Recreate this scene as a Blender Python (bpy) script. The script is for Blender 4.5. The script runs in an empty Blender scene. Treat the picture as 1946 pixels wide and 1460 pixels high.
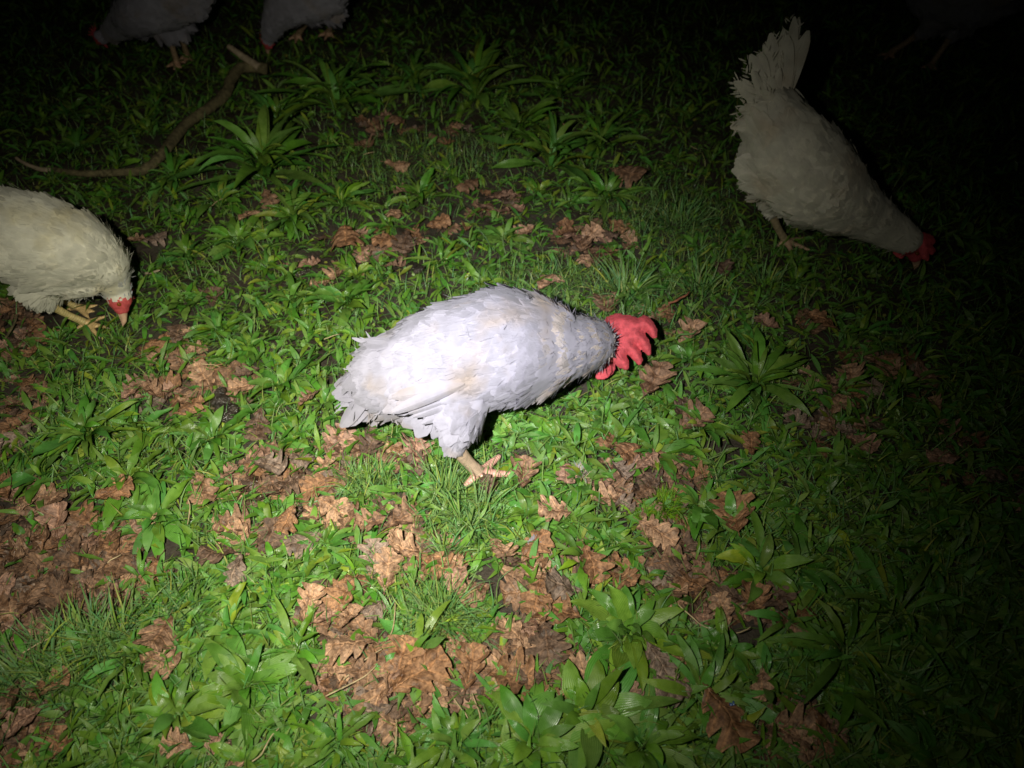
import bpy, bmesh, math, random
import numpy as np
from mathutils import Vector, Matrix
R = math.radians
SC = bpy.context.scene
COL = SC.collection

# ------------------------------------------------------------------ camera
CAM_H = 0.95
PITCH = R(45)
FPX = 1405.0                       # focal length in photo pixels (photo is 1946 x 1460)
cam = bpy.data.cameras.new("camera"); cam.sensor_width = 36; cam.lens = 36 * FPX / 1946
cam.clip_start = 0.02; cam.clip_end = 200
camo = bpy.data.objects.new("camera", cam); COL.objects.link(camo)
camo.location = (0, 0, CAM_H); camo.rotation_euler = (math.pi / 2 - PITCH, 0, 0)
SC.camera = camo
cam.dof.use_dof = True; cam.dof.focus_distance = 1.13; cam.dof.aperture_fstop = 4.5

def P(u, v, z=0.0):
    """point of the place seen at photo pixel (u, v) standing at height z"""
    a = (u - 973) / FPX; b = (730 - v) / FPX
    d = np.array([a, math.cos(PITCH) + b * math.sin(PITCH), -math.sin(PITCH) + b * math.cos(PITCH)])
    t = (z - CAM_H) / d[2]
    return np.array([0, 0, CAM_H]) + d * t

# ------------------------------------------------------------------ night world, hand-held torch
w = bpy.data.worlds.new("World"); SC.world = w; w.use_nodes = True
bg = w.node_tree.nodes["Background"]; bg.inputs[0].default_value = (0.10, 0.16, 0.14, 1); bg.inputs[1].default_value = 0.006
SC.view_settings.view_transform = 'Standard'; SC.view_settings.look = 'None'
SC.view_settings.exposure = 0; SC.view_settings.gamma = 1

TORCH = np.array([-0.135, 0.03, 0.985])
def torch(name, target, watts):
    """spot lamp whose beam has a cool hot spot in the middle and a warm spill that fades outwards"""
    l = bpy.data.lights.new(name, 'SPOT'); l.energy = watts; l.spot_size = R(140); l.spot_blend = 0.3
    l.shadow_soft_size = 0.008; l.use_nodes = True; nt = l.node_tree
    o = bpy.data.objects.new(name, l); COL.objects.link(o); o.location = TORCH
    o.rotation_euler = (Vector(target) - Vector(TORCH)).to_track_quat('-Z', 'Y').to_euler()
    em = nt.nodes["Emission"]; tc = nt.nodes.new('ShaderNodeTexCoord'); sp = nt.nodes.new('ShaderNodeSeparateXYZ')
    nt.links.new(tc.outputs['Normal'], sp.inputs[0])
    def m(op, a, b=None):
        n = nt.nodes.new('ShaderNodeMath'); n.operation = op
        for i, q in enumerate((a, b)):
            if q is None: continue
            if hasattr(q, 'links'): nt.links.new(q, n.inputs[i])
            else: n.inputs[i].default_value = q
        return n.outputs[0]
    th = m('ARCCOSINE', m('MINIMUM', m('ABSOLUTE', sp.outputs[2]), 1.0))
    hd = (o.rotation_euler.to_matrix().inverted() @ (Vector(HOTAIM) - Vector(TORCH))).normalized()
    dt = nt.nodes.new('ShaderNodeVectorMath'); dt.operation = 'DOT_PRODUCT'; dt.inputs[1].default_value = hd
    nt.links.new(tc.outputs['Normal'], dt.inputs[0])
    th2 = m('ARCCOSINE', m('MINIMUM', m('ABSOLUTE', dt.outputs['Value']), 1.0))
    g = lambda s_, k, pw=2.0, th=th: m('MULTIPLY', m('EXPONENT', m('MULTIPLY', m('POWER', m('DIVIDE', th, R(s_)), pw), -1.0)), k)
    hot = g(*HOT, th=th2); spill = m('ADD', g(*SPILL), g(*TAIL))
    cv = nt.nodes.new('ShaderNodeVectorMath'); cv.operation = 'SCALE'; cv.inputs[0].default_value = (0.70, 0.76, 1.0); nt.links.new(hot, cv.inputs['Scale'])
    cw = nt.nodes.new('ShaderNodeVectorMath'); cw.operation = 'SCALE'; cw.inputs[0].default_value = (1.0, 0.97, 0.80); nt.links.new(spill, cw.inputs['Scale'])
    ad = nt.nodes.new('ShaderNodeVectorMath'); ad.operation = 'ADD'; nt.links.new(cv.outputs[0], ad.inputs[0]); nt.links.new(cw.outputs[0], ad.inputs[1])
    nt.links.new(ad.outputs[0], em.inputs['Color']); em.inputs['Strength'].default_value = 1.0
HOT = (10.5, 0.36); SPILL = (24.5, 0.54, 2.9); TAIL = (34.0, 0.045); HOTAIM = P(960, 680, .1)
torch("torch", P(700, 770, 0.05), 205)

rng = np.random.default_rng(11); random.seed(5)

# ------------------------------------------------------------------ helpers
def tag(o, label=None, cat=None, group=None, kind=None):
    if label: o["label"] = label
    if cat: o["category"] = cat
    if group: o["group"] = group
    if kind: o["kind"] = kind
    return o

def empty(name, loc, rz=0.0):
    o = bpy.data.objects.new(name, None); COL.objects.link(o); o.location = loc
    o.rotation_euler = (0, 0, rz); o.empty_display_size = 0.05
    return o

def mesh_from(name, V, F, mats, tint=None, uv=None, fmat=None, smooth=True, soft=None, mix=0.6):
    """V (n,3), F (m,3 or 4) arrays -> mesh with point attributes tint and leafuv"""
    V = np.asarray(V, dtype=np.float32); F = np.asarray(F, dtype=np.int32)
    if soft is not None:
        fnn = np.cross(V[F[:, 2]] - V[F[:, 0]], V[F[:, 3]] - V[F[:, 1]]); bad = np.sum(fnn * soft[F[:, 0]], 1) < 0
        F = F.copy(); F[bad] = F[bad][:, ::-1]
    me = bpy.data.meshes.new(name); k = F.shape[1]
    me.vertices.add(len(V)); me.vertices.foreach_set("co", V.ravel())
    me.loops.add(F.size); me.loops.foreach_set("vertex_index", F.ravel())
    me.polygons.add(len(F))
    me.polygons.foreach_set("loop_start", np.arange(0, F.size, k, dtype=np.int32))
    me.polygons.foreach_set("loop_total", np.full(len(F), k, dtype=np.int32))
    for m in mats: me.materials.append(m)
    if fmat is not None: me.polygons.foreach_set("material_index", np.asarray(fmat, dtype=np.int32))
    me.polygons.foreach_set("use_smooth", np.full(len(F), smooth))
    a = me.attributes.new("tint", 'FLOAT_COLOR', 'POINT')
    t = np.ones((len(V), 4), dtype=np.float32)
    if tint is not None: t[:, :3] = tint
    a.data.foreach_set("color", t.ravel())
    if uv is not None:
        b = me.attributes.new("leafuv", 'FLOAT_VECTOR', 'POINT')
        q = np.zeros((len(V), 3), dtype=np.float32); q[:, :uv.shape[1]] = uv
        b.data.foreach_set("vector", q.ravel())
    me.update(calc_edges=True); me.validate()
    if soft is not None:                       # vanes lie so close that they shade like the surface under them
        vn = np.zeros(len(V) * 3, dtype=np.float32); me.vertices.foreach_get("normal", vn); vn = vn.reshape(-1, 3)
        sg = np.sign(np.sum(vn * soft, 1, keepdims=True)); sg[sg == 0] = 1
        q = soft * mix + vn * sg * (1 - mix); q = q / np.maximum(np.linalg.norm(q, axis=1, keepdims=True), 1e-6)
        me.normals_split_custom_set_from_vertices(q.tolist())
    return me

def obj(name, me, parent=None, loc=None):
    o = bpy.data.objects.new(name, me); COL.objects.link(o)
    if parent is not None: o.parent = parent
    if loc is not None: o.location = loc
    return o

def grid_faces(nu, nv):
    i, j = np.meshgrid(np.arange(nu - 1), np.arange(nv - 1), indexing='ij')
    a = (i * nv + j).ravel()
    return np.stack([a, a + 1, a + nv + 1, a + nv], 1)

def nrm(a):
    return a / np.maximum(np.linalg.norm(a, axis=-1, keepdims=True), 1e-9)

def hfun(x, y):
    x = np.asarray(x, dtype=float); y = np.asarray(y, dtype=float)
    return (0.008 * np.sin(3.1 * x + 1.3) * np.cos(2.7 * y) + 0.005 * np.sin(9 * x + 4 * y) +
            0.0035 * np.sin(17 * x - 21 * y + 1) + 0.003 * np.sin(41 * x + 13 * y) * np.sin(37 * y - 11 * x))

# ------------------------------------------------------------------ materials
def newmat(name):
    m = bpy.data.materials.new(name); m.use_nodes = True; nt = m.node_tree
    b = nt.nodes["Principled BSDF"]
    return m, nt, b
def N(nt, t, **kw):
    n = nt.nodes.new(t)
    for k, v in kw.items():
        if k in n.inputs.keys() if hasattr(n.inputs, 'keys') else False: n.inputs[k].default_value = v
        else: setattr(n, k, v)
    return n
def noise(nt, scale, detail=4, rough=0.6, vec=None):
    n = nt.nodes.new('ShaderNodeTexNoise'); n.inputs['Scale'].default_value = scale
    n.inputs['Detail'].default_value = detail; n.inputs['Roughness'].default_value = rough
    if vec is None:
        tc = nt.nodes.new('ShaderNodeTexCoord'); vec = tc.outputs['Object']
    nt.links.new(vec, n.inputs['Vector'])
    return n
def ramp(nt, src, stops):
    r = nt.nodes.new('ShaderNodeValToRGB'); e = r.color_ramp.elements
    while len(e) < len(stops): e.new(0.5)
    for k, (p, c) in enumerate(stops):
        e[k].position = p; e[k].color = (c[0], c[1], c[2], 1) if hasattr(c, '__len__') else (c, c, c, 1)
    nt.links.new(src, r.inputs[0]); return r
def mul(nt, a, b, fac=1.0, mode='MULTIPLY'):
    m = nt.nodes.new('ShaderNodeMix'); m.data_type = 'RGBA'; m.blend_type = mode
    if hasattr(fac, 'links'): nt.links.new(fac, m.inputs[0])
    else: m.inputs[0].default_value = fac
    for s, i in ((a, 6), (b, 7)):
        if hasattr(s, 'links'): nt.links.new(s, m.inputs[i])
        else: m.inputs[i].default_value = (s[0], s[1], s[2], 1)
    return m.outputs[2]
def mth(nt, op, a, b=None, c=None):
    m = nt.nodes.new('ShaderNodeMath'); m.operation = op
    for i, s in enumerate((a, b, c)):
        if s is None: continue
        if hasattr(s, 'links'): nt.links.new(s, m.inputs[i])
        else: m.inputs[i].default_value = s
    return m.outputs[0]
def attr(nt, name):
    a = nt.nodes.new('ShaderNodeAttribute'); a.attribute_name = name; return a
def bump(nt, b, h, strength, dist):
    n = nt.nodes.new('ShaderNodeBump'); n.inputs['Strength'].default_value = strength
    n.inputs['Distance'].default_value = dist
    nt.links.new(h, n.inputs['Height'])
    nt.links.new(n.outputs[0], b.inputs['Normal']); return n

def mat_leaf(name, base, dark, rough=0.3, veins=5.0, trans=0.15):
    m, nt, b = newmat(name)
    a = attr(nt, "tint"); uv = attr(nt, "leafuv")
    s = nt.nodes.new('ShaderNodeSeparateXYZ'); nt.links.new(uv.outputs['Vector'], s.inputs[0])
    # parallel veins run the length of a plantain leaf
    wv = mth(nt, 'COSINE', mth(nt, 'MULTIPLY', s.outputs[0], veins * math.pi))
    vr = ramp(nt, mth(nt, 'ABSOLUTE', wv), [(0.0, 0.0), (0.75, 0.25), (1.0, 1.0)])
    n1 = noise(nt, 60, 3)
    c0 = mul(nt, base, dark, ramp(nt, n1.outputs[0], [(0.35, 0.0), (0.7, 1.0)]).outputs[0], 'MIX')
    c1 = mul(nt, c0, a.outputs['Color'])
    c2 = mul(nt, c1, (1.7, 1.5, 2.0), mth(nt, 'MULTIPLY', vr.outputs[0], 0.75))
    nt.links.new(c2, b.inputs['Base Color'])
    n2 = noise(nt, 420, 2)
    h = mth(nt, 'ADD', mth(nt, 'MULTIPLY', vr.outputs[0], -1.0), mth(nt, 'MULTIPLY', n2.outputs[0], 0.5))
    bump(nt, b, h, 0.4, 0.0005)
    n3 = noise(nt, 35, 2)
    rr = ramp(nt, n3.outputs[0], [(0.4, rough * 0.65), (0.65, rough * 1.7)])
    nt.links.new(rr.outputs[0], b.inputs['Roughness'])
    b.inputs['Specular IOR Level'].default_value = 0.5
    out = nt.nodes['Material Output']
    tr = nt.nodes.new('ShaderNodeBsdfTranslucent'); nt.links.new(c2, tr.inputs[0])
    mx = nt.nodes.new('ShaderNodeMixShader'); mx.inputs[0].default_value = trans
    nt.links.new(b.outputs[0], mx.inputs[1]); nt.links.new(tr.outputs[0], mx.inputs[2])
    nt.links.new(mx.outputs[0], out.inputs[0])
    return m

M_PLANT = mat_leaf("plantain_leaf", (0.114, 0.256, 0.034), (0.072, 0.182, 0.020), 0.36)
M_WEED = mat_leaf("weed_leaf", (0.15, 0.27, 0.06), (0.09, 0.19, 0.035), 0.4, 1.0)
M_GRASS = mat_leaf("grass_blade", (0.14, 0.27, 0.07), (0.09, 0.20, 0.04), 0.4, 2.0)

def mat_oak():
    m, nt, b = newmat("oak_leaf_brown")
    a = attr(nt, "tint"); uv = attr(nt, "leafuv")
    oi = nt.nodes.new('ShaderNodeObjectInfo')
    s = nt.nodes.new('ShaderNodeSeparateXYZ'); nt.links.new(uv.outputs['Vector'], s.inputs[0])
    au = mth(nt, 'ABSOLUTE', s.outputs[0])
    side = mth(nt, 'ABSOLUTE', mth(nt, 'COSINE', mth(nt, 'MULTIPLY', mth(nt, 'SUBTRACT', s.outputs[1], mth(nt, 'MULTIPLY', au, 0.13)), 4.6 * math.pi)))
    sv = ramp(nt, side, [(0.0, 0.0), (0.93, 0.0), (1.0, 0.7)])
    mv = ramp(nt, au, [(0.0, 1.0), (0.05, 0.7), (0.1, 0.0)])
    vv = mth(nt, 'MAXIMUM', sv.outputs[0], mv.outputs[0])
    n1 = noise(nt, 55, 5, 0.65); n2 = noise(nt, 240, 4, 0.7)
    base = mul(nt, oi.outputs['Color'], a.outputs['Color'])
    c = mul(nt, base, ramp(nt, n1.outputs[0], [(0.36, (0.42, 0.36, 0.33)), (0.52, (0.95, 0.92, 0.9)), (0.7, (1.3, 1.3, 1.35))]).outputs[0])
    c = mul(nt, c, ramp(nt, n2.outputs[0], [(0.33, 0.38), (0.62, 1.25)]).outputs[0], 0.9)
    c = mul(nt, c, (1.7, 1.6, 1.45), mth(nt, 'MULTIPLY', vv, 0.85))
    nt.links.new(c, b.inputs['Base Color'])
    h = mth(nt, 'ADD', mth(nt, 'MULTIPLY', vv, 0.8), mth(nt, 'ADD', mth(nt, 'MULTIPLY', n2.outputs[0], 0.9), mth(nt, 'MULTIPLY', n1.outputs[0], 1.6)))
    bump(nt, b, h, 0.9, 0.0015)
    rr = ramp(nt, noise(nt, 28, 2).outputs[0], [(0.33, 0.30), (0.5, 0.75)])
    nt.links.new(rr.outputs[0], b.inputs['Roughness'])
    b.inputs['Specular IOR Level'].default_value = 0.45
    return m
M_OAK = mat_oak()

def mat_soil():
    m, nt, b = newmat("damp_soil")
    n1 = noise(nt, 9, 6, 0.7); n2 = noise(nt, 130, 5, 0.75)
    c = ramp(nt, n1.outputs[0], [(0.3, (0.030, 0.022, 0.015)), (0.55, (0.055, 0.042, 0.030)), (0.75, (0.040, 0.050, 0.020))])
    c2 = mul(nt, c.outputs[0], ramp(nt, n2.outputs[0], [(0.3, 0.45), (0.65, 1.35)]).outputs[0])
    nt.links.new(c2, b.inputs['Base Color'])
    bump(nt, b, n2.outputs[0], 0.9, 0.004)
    rr = ramp(nt, n1.outputs[0], [(0.4, 0.45), (0.6, 0.85)]); nt.links.new(rr.outputs[0], b.inputs['Roughness'])
    return m
M_SOIL = mat_soil()

def mat_feather(name, base, stain, amount, grey=(0.6, 0.6, 0.62)):
    m, nt, b = newmat(name)
    a = attr(nt, "tint"); uv = attr(nt, "leafuv")
    s = nt.nodes.new('ShaderNodeSeparateXYZ'); nt.links.new(uv.outputs['Vector'], s.inputs[0])
    n1 = noise(nt, 9.0, 3, 0.55); n2 = noise(nt, 38, 4, 0.6)
    f = ramp(nt, n1.outputs[0], [(0.50, 0.0), (0.66, amount)])
    c = mul(nt, base, stain, f.outputs[0], 'MIX')
    c = mul(nt, c, ramp(nt, n2.outputs[0], [(0.35, 0.86), (0.6, 1.03)]).outputs[0])
    c = mul(nt, c, a.outputs['Color'])
    nt.links.new(c, b.inputs['Base Color'])
    au = mth(nt, 'ABSOLUTE', s.outputs[0])
    rach = ramp(nt, au, [(0.0, 1.0), (0.09, 0.6), (0.16, 0.0)])
    barb = mth(nt, 'SINE', mth(nt, 'MULTIPLY', mth(nt, 'SUBTRACT', s.outputs[1], mth(nt, 'MULTIPLY', au, 0.35)), 150))
    h = mth(nt, 'ADD', rach.outputs[0], mth(nt, 'MULTIPLY', barb, 0.28))
    bump(nt, b, h, 0.5, 0.0006)
    b.inputs['Roughness'].default_value = 0.75; b.inputs['Specular IOR Level'].default_value = 0.2
    b.inputs['Sheen Weight'].default_value = 0.15
    out = nt.nodes['Material Output']
    tr = nt.nodes.new('ShaderNodeBsdfTranslucent'); nt.links.new(c, tr.inputs[0])
    mx = nt.nodes.new('ShaderNodeMixShader'); mx.inputs[0].default_value = 0.22
    nt.links.new(b.outputs[0], mx.inputs[1]); nt.links.new(tr.outputs[0], mx.inputs[2])
    nt.links.new(mx.outputs[0], out.inputs[0])
    return m
M_FW = mat_feather("white_feather", (0.425, 0.405, 0.475), (0.39, 0.31, 0.25), 0.8)
M_FC = mat_feather("cream_feather", (0.82, 0.79, 0.66), (0.70, 0.62, 0.38), 0.8)
M_FD = mat_feather("offwhite_feather", (0.82, 0.78, 0.67), (0.66, 0.55, 0.42), 0.7)

def mat_simple(name, color, rough=0.5, nscale=60, nvar=0.5, bumps=0.4, bdist=0.001, spec=0.4, sss=0.0):
    m, nt, b = newmat(name)
    n1 = noise(nt, nscale, 4)
    c = mul(nt, color, ramp(nt, n1.outputs[0], [(0.3, 1 - nvar), (0.7, 1 + nvar * 0.5)]).outputs[0])
    a = attr(nt, "tint"); c = mul(nt, c, a.outputs['Color'])
    nt.links.new(c, b.inputs['Base Color']); b.inputs['Roughness'].default_value = rough
    b.inputs['Specular IOR Level'].default_value = spec
    n2 = noise(nt, nscale * 5, 3); bump(nt, b, n2.outputs[0], bumps, bdist)
    if sss:
        b.inputs['Subsurface Weight'].default_value = sss
        b.inputs['Subsurface Radius'].default_value = (0.006, 0.002, 0.001); b.inputs['Subsurface Scale'].default_value = 0.6
    return m
M_SKIN = mat_simple("bare_body_skin", (0.62, 0.58, 0.55), 0.8, 90, 0.2)
M_RED = mat_simple("red_comb_skin", (0.66, 0.095, 0.115), 0.75, 130, 0.35, 0.8, 0.0012, 0.35, 0.12)
M_PINK = mat_simple("pink_face_skin", (0.62, 0.10, 0.10), 0.6, 200, 0.4, 0.8, 0.001, 0.3)
M_BEAK = mat_simple("horn_beak", (0.62, 0.40, 0.26), 0.35, 60, 0.25, 0.2)
M_EYE = mat_simple("amber_eye", (0.25, 0.07, 0.01), 0.08, 60, 0.2, 0.0)
def mat_leg():
    m, nt, b = newmat("scaly_leg")
    a = attr(nt, "tint"); uv = attr(nt, "leafuv")
    s = nt.nodes.new('ShaderNodeSeparateXYZ'); nt.links.new(uv.outputs['Vector'], s.inputs[0])
    sc = mth(nt, 'ABSOLUTE', mth(nt, 'SINE', mth(nt, 'MULTIPLY', s.outputs[0], math.pi / 0.0042)))
    r = ramp(nt, sc, [(0.0, 0.45), (0.25, 1.0)])
    n1 = noise(nt, 120, 3)
    c = mul(nt, a.outputs['Color'], r.outputs[0], 0.75)
    c = mul(nt, c, ramp(nt, n1.outputs[0], [(0.35, 0.7), (0.6, 1.05)]).outputs[0])
    nt.links.new(c, b.inputs['Base Color']); b.inputs['Roughness'].default_value = 0.45
    bump(nt, b, sc, 0.6, 0.001)
    return m
M_LEG = mat_leg()
M_BARK = mat_simple("branch_bark", (0.21, 0.175, 0.085), 0.8, 70, 0.7, 1.0, 0.004)
M_CUT = mat_simple("broken_wood", (0.42, 0.33, 0.22), 0.7, 90, 0.4, 0.6, 0.002)
M_STRAW = mat_simple("dry_straw", (0.55, 0.42, 0.24), 0.5, 80, 0.4, 0.3)
M_DUNG = mat_simple("wet_dropping", (0.06, 0.048, 0.038), 0.16, 60, 0.8, 0.9, 0.004, 0.8)
M_MOSS = mat_simple("bright_moss", (0.14, 0.30, 0.01), 0.6, 120, 0.4)
M_BLUE = mat_simple("blue_plastic", (0.04, 0.10, 0.28), 0.3, 60, 0.2)

# ------------------------------------------------------------------ ground
def axis(lo, hi, step, far):
    c = np.arange(lo, hi, step); out = list(c); s = step; x = hi
    while x < far: s *= 1.35; x += s; out.append(x)
    s = step; x = lo; pre = []
    while x > -far: s *= 1.35; x -= s; pre.append(x)
    return np.array(pre[::-1] + out)
xs = axis(-1.6, 1.8, 0.012, 60); ys = axis(0.1, 3.0, 0.012, 60)
X, Y = np.meshgrid(xs, ys, indexing='ij')
Z = hfun(X, Y)
jit = rng.normal(0, 1, X.shape); jit = (jit + np.roll(jit, 1, 0) + np.roll(jit, 1, 1) + np.roll(jit, -1, 0)) / 4
Z = Z + 0.0022 * jit * (np.abs(X) < 2) * (np.abs(Y) < 3.2)
gm = mesh_from("ground", np.stack([X, Y, Z], -1).reshape(-1, 3), grid_faces(len(xs), len(ys))[:, ::-1], [M_SOIL])
tag(obj("ground", gm), kind="structure")

# ------------------------------------------------------------------ leaf batches
def strips(base, az, elev, L, W, droop, width_fn, nu=9, nv=5, fold=0.25, twist=None, side=None, rr=rng, droop_pow=1.0):
    """n arching leaves. base (n,3); az heading; elev start angle; droop total bend; returns V,F,uv"""
    n = len(base)
    t = np.linspace(0, 1, nu)[None, :]
    ang = elev[:, None] - droop[:, None] * t ** droop_pow
    if side is None: side = np.zeros(n)
    h = az[:, None] + side[:, None] * t
    ds = (L / (nu - 1))[:, None]
    dx = np.cos(ang) * np.cos(h) * ds; dy = np.cos(ang) * np.sin(h) * ds; dz = np.sin(ang) * ds
    def cum(a): return np.concatenate([np.zeros((n, 1)), np.cumsum(a[:, :-1], 1)], 1)
    cx = base[:, 0:1] + cum(dx); cy = base[:, 1:2] + cum(dy); cz = base[:, 2:3] + cum(dz)
    T = nrm(np.stack([np.cos(ang) * np.cos(h), np.cos(ang) * np.sin(h), np.sin(ang)], -1))
    S = np.stack([-np.sin(h), np.cos(h), np.zeros_like(h)], -1)
    Nn = np.cross(T, S)
    if twist is None: twist = np.zeros(n)
    tw = (twist[:, None] * t)[..., None]
    S2 = S * np.cos(tw) + Nn * np.sin(tw); N2 = -S * np.sin(tw) + Nn * np.cos(tw)
    wd = width_fn(t) * (W / 2)[:, None]
    u = np.linspace(-1, 1, nv)
    C = np.stack([cx, cy, cz], -1)[:, :, None, :]
    V = C + S2[:, :, None, :] * (wd[:, :, None] * u)[..., None] + N2[:, :, None, :] * (wd[:, :, None] * np.abs(u) * fold)[..., None]
    ph = rr.uniform(0, 6.28, (n, 1, 1)); fr = rr.uniform(9, 20, (n, 1, 1))
    V = V + N2[:, :, None, :] * (np.sin(t[:, :, None] * fr + ph + np.sign(u) * 1.3) * (u ** 2) * (W / 2)[:, None, None] * 0.16)[..., None]
    F0 = grid_faces(nu, nv); m = nu * nv
    F = (F0[None] + (np.arange(n) * m)[:, None, None]).reshape(-1, 4)
    uv = np.zeros((n, nu, nv, 2)); uv[..., 0] = u; uv[..., 1] = t[..., None]
    return V.reshape(-1, 3), F, uv.reshape(-1, 2)

def w_plantain(t):
    return np.clip(np.sin(np.pi * np.clip(t, 0, 1) ** 1.15), 0, 1) ** 0.85 * (0.55 + 0.45 * np.clip((t - 0.05) / 0.4, 0, 1)) + 0.10 * (t < 0.98) * (1 - t)
def w_blade(t): return (1 - t ** 2.2) * 0.95 + 0.05
def w_oval(t): return np.sqrt(np.clip(1 - (2 * t - 1) ** 2, 0, 1)) * 0.97 + 0.03

def green_tints(n, m, yell=0.12, dark=0.0, r=rng):
    g = r.uniform(0.72, 1.25, n)[:, None] * np.array([1, 1, 1])
    g = g * (1 - dark)
    g[:, 0] *= r.uniform(0.7, 1.35, n); g[:, 2] *= r.uniform(0.6, 1.35, n)
    k = r.random(n) < yell
    g[k] = g[k] * np.array([1.7, 1.25, 1.0])
    return np.repeat(g, m, 0)

def rosette_mesh(nl, L, W, erect, r, yell=0.1, wf=w_plantain):
    """one plantain plant: outer leaves lie flat, inner ones stand"""
    nl = int(nl * 1.35); k = np.arange(nl); f = (k + 0.5) / nl                      # 0 centre .. 1 outside
    az = k * 2.39996 + r.normal(0, 0.6, nl)
    el = R(78) * (1 - f) * (0.5 + erect) + R(12) + erect * R(22) + r.normal(0, 0.20, nl)
    ln = L * (0.50 + 0.6 * f) * r.uniform(0.6, 1.15, nl)
    wd = 0.74 * W * (0.55 + 0.55 * f) * r.uniform(0.6, 1.3, nl)
    base = np.stack([np.cos(az) * 0.004, np.sin(az) * 0.004, np.full(nl, 0.002) + 0.006 * (1 - f)], 1)
    V, F, uv = strips(base, az, el, ln, wd, R(28) + el * 0.85 + r.normal(0, 0.25, nl), wf, 10, 5,
                      r.uniform(0.12, 0.4), r.normal(0, 0.45, nl), r.normal(0, 0.35, nl), r)
    V[:, 2] += 0.0012 * np.sin(V[:, 0] * 310 + V[:, 1] * 170)
    V[:, 2] = np.maximum(V[:, 2], 0.0015 + r.uniform(0, 0.002))
    return mesh_from("plantain_plant", V, F, [M_PLANT], green_tints(nl, 50, yell, 0, r), uv)

# ------------------------------------------------------------------ where the litter, bare soil and grass lie (photo pixels -> ground ellipses)
def zones(lst): return [(P(u, v), P(u + a, v)[0] - P(u, v)[0], abs(P(u, v - b)[1] - P(u, v + b)[1]) / 2, s) for u, v, a, b, s in lst]
LITTER = zones([(110, 1110, 190, 120, 1), (40, 1000, 90, 70, 1), (40, 1390, 70, 80, .9), (30, 790, 60, 70, .8), (40, 640, 80, 50, .8),
    (510, 905, 80, 40, .9), (600, 935, 60, 40, .8), (395, 745, 80, 45, .8), (290, 760, 50, 25, .7), (700, 870, 90, 38, .8), (740, 1000, 75, 40, .8),
    (620, 1000, 80, 35, .6), (790, 1060, 80, 40, .8), (660, 1160, 75, 50, .8), (690, 1270, 80, 55, .9), (790, 1310, 90, 65, .9), (900, 1270, 70, 50, .9),
    (1010, 1240, 90, 60, .9), (1010, 1120, 60, 60, .7), (1120, 1080, 70, 35, .7), (1230, 920, 95, 55, .9), (1270, 1060, 70, 60, .8), (1330, 1130, 80, 45, .9),
    (1420, 1160, 90, 35, .8), (1150, 1310, 120, 35, .6), (720, 1370, 60, 40, .7), (1590, 740, 70, 35, .5), (1580, 820, 90, 50, .6),
    (740, 465, 60, 30, .7), (930, 385, 50, 30, .7), (1120, 460, 75, 40, .9), (830, 435, 60, 22, .6), (740, 245, 70, 22, .7), (860, 255, 30, 18, .6),
    (620, 515, 70, 22, .6), (330, 660, 60, 45, .6), (1230, 600, 40, 30, .3), (1550, 620, 50, 30, .4), (1480, 1380, 90, 50, .7), (420, 1440, 70, 25, .5),
    (1700, 720, 90, 50, .5), (1840, 900, 90, 80, .4), (1100, 260, 60, 30, .2), (480, 1010, 90, 30, .4), (90, 560, 60, 40, .4), (1250, 1250, 60, 50, .5)])
BARE = zones([(135, 612, 75, 32, .95), (285, 480, 30, 20, .5), (920, 1115, 55, 45, 1), (655, 1235, 35, 35, .9), (860, 1355, 60, 30, 1), (330, 1060, 45, 35, .9), (500, 1420, 70, 28, .8), (1415, 1200, 65, 32, 1),
    (1400, 860, 50, 22, .9), (620, 1360, 30, 60, .8), (560, 1290, 35, 30, .5), (370, 620, 26, 14, .8), (150, 970, 50, 30, .7), (1560, 680, 60, 40, .4), (1360, 1070, 30, 20, .4),
    (980, 1150, 40, 40, .7), (460, 830, 40, 30, .5), (700, 1430, 50, 30, .8)])
FINE = zones([(880, 925, 80, 60, 1), (700, 925, 50, 30, .9), (840, 1180, 75, 65, .7), (170, 1240, 110, 55, .8), (1060, 540, 180, 35, 1), (1250, 400, 130, 60, .8),
    (800, 300, 170, 42, 1), (1330, 460, 120, 60, .7), (870, 1000, 80, 50, .6), (330, 1180, 70, 45, .5), (250, 900, 50, 40, .2), (90, 1300, 80, 50, .7), (1150, 570, 120, 40, .7),
    (1250, 650, 80, 50, .3)])
def dens(Z, x, y):
    d = np.zeros_like(np.asarray(x, dtype=float))
    for c, a, b, s in Z:
        q = ((x - c[0]) / a) ** 2 + ((y - c[1]) / b) ** 2
        d = np.maximum(d, s * np.clip(1.6 - q, 0, 1))
    return d
def inview(x, y, pad=0.0):
    # ground point inside the photographed field (with a margin)
    dz = (y * math.cos(PITCH) + CAM_H * math.sin(PITCH))
    u = 973 + FPX * x / dz; v = 730 - FPX * (y * math.sin(PITCH) - CAM_H * math.cos(PITCH)) / dz
    return u, v

# ------------------------------------------------------------------ hens
def ico(sub=2):
    bm = bmesh.new(); bmesh.ops.create_icosphere(bm, subdivisions=sub, radius=1)
    V = np.array([v.co[:] for v in bm.verts]); F = np.array([[v.index for v in f.verts] for f in bm.faces]); bm.free()
    return V, F
ICO = ico(2)
UPV = np.array([0, 0, 1.0])

def frame(d, up=UPV):
    d = nrm(np.asarray(d, dtype=float)); l = np.cross(up, d)
    if np.linalg.norm(l) < 1e-3: l = np.array([0, 1.0, 0])
    l = nrm(l); return d, l, np.cross(d, l)

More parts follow.
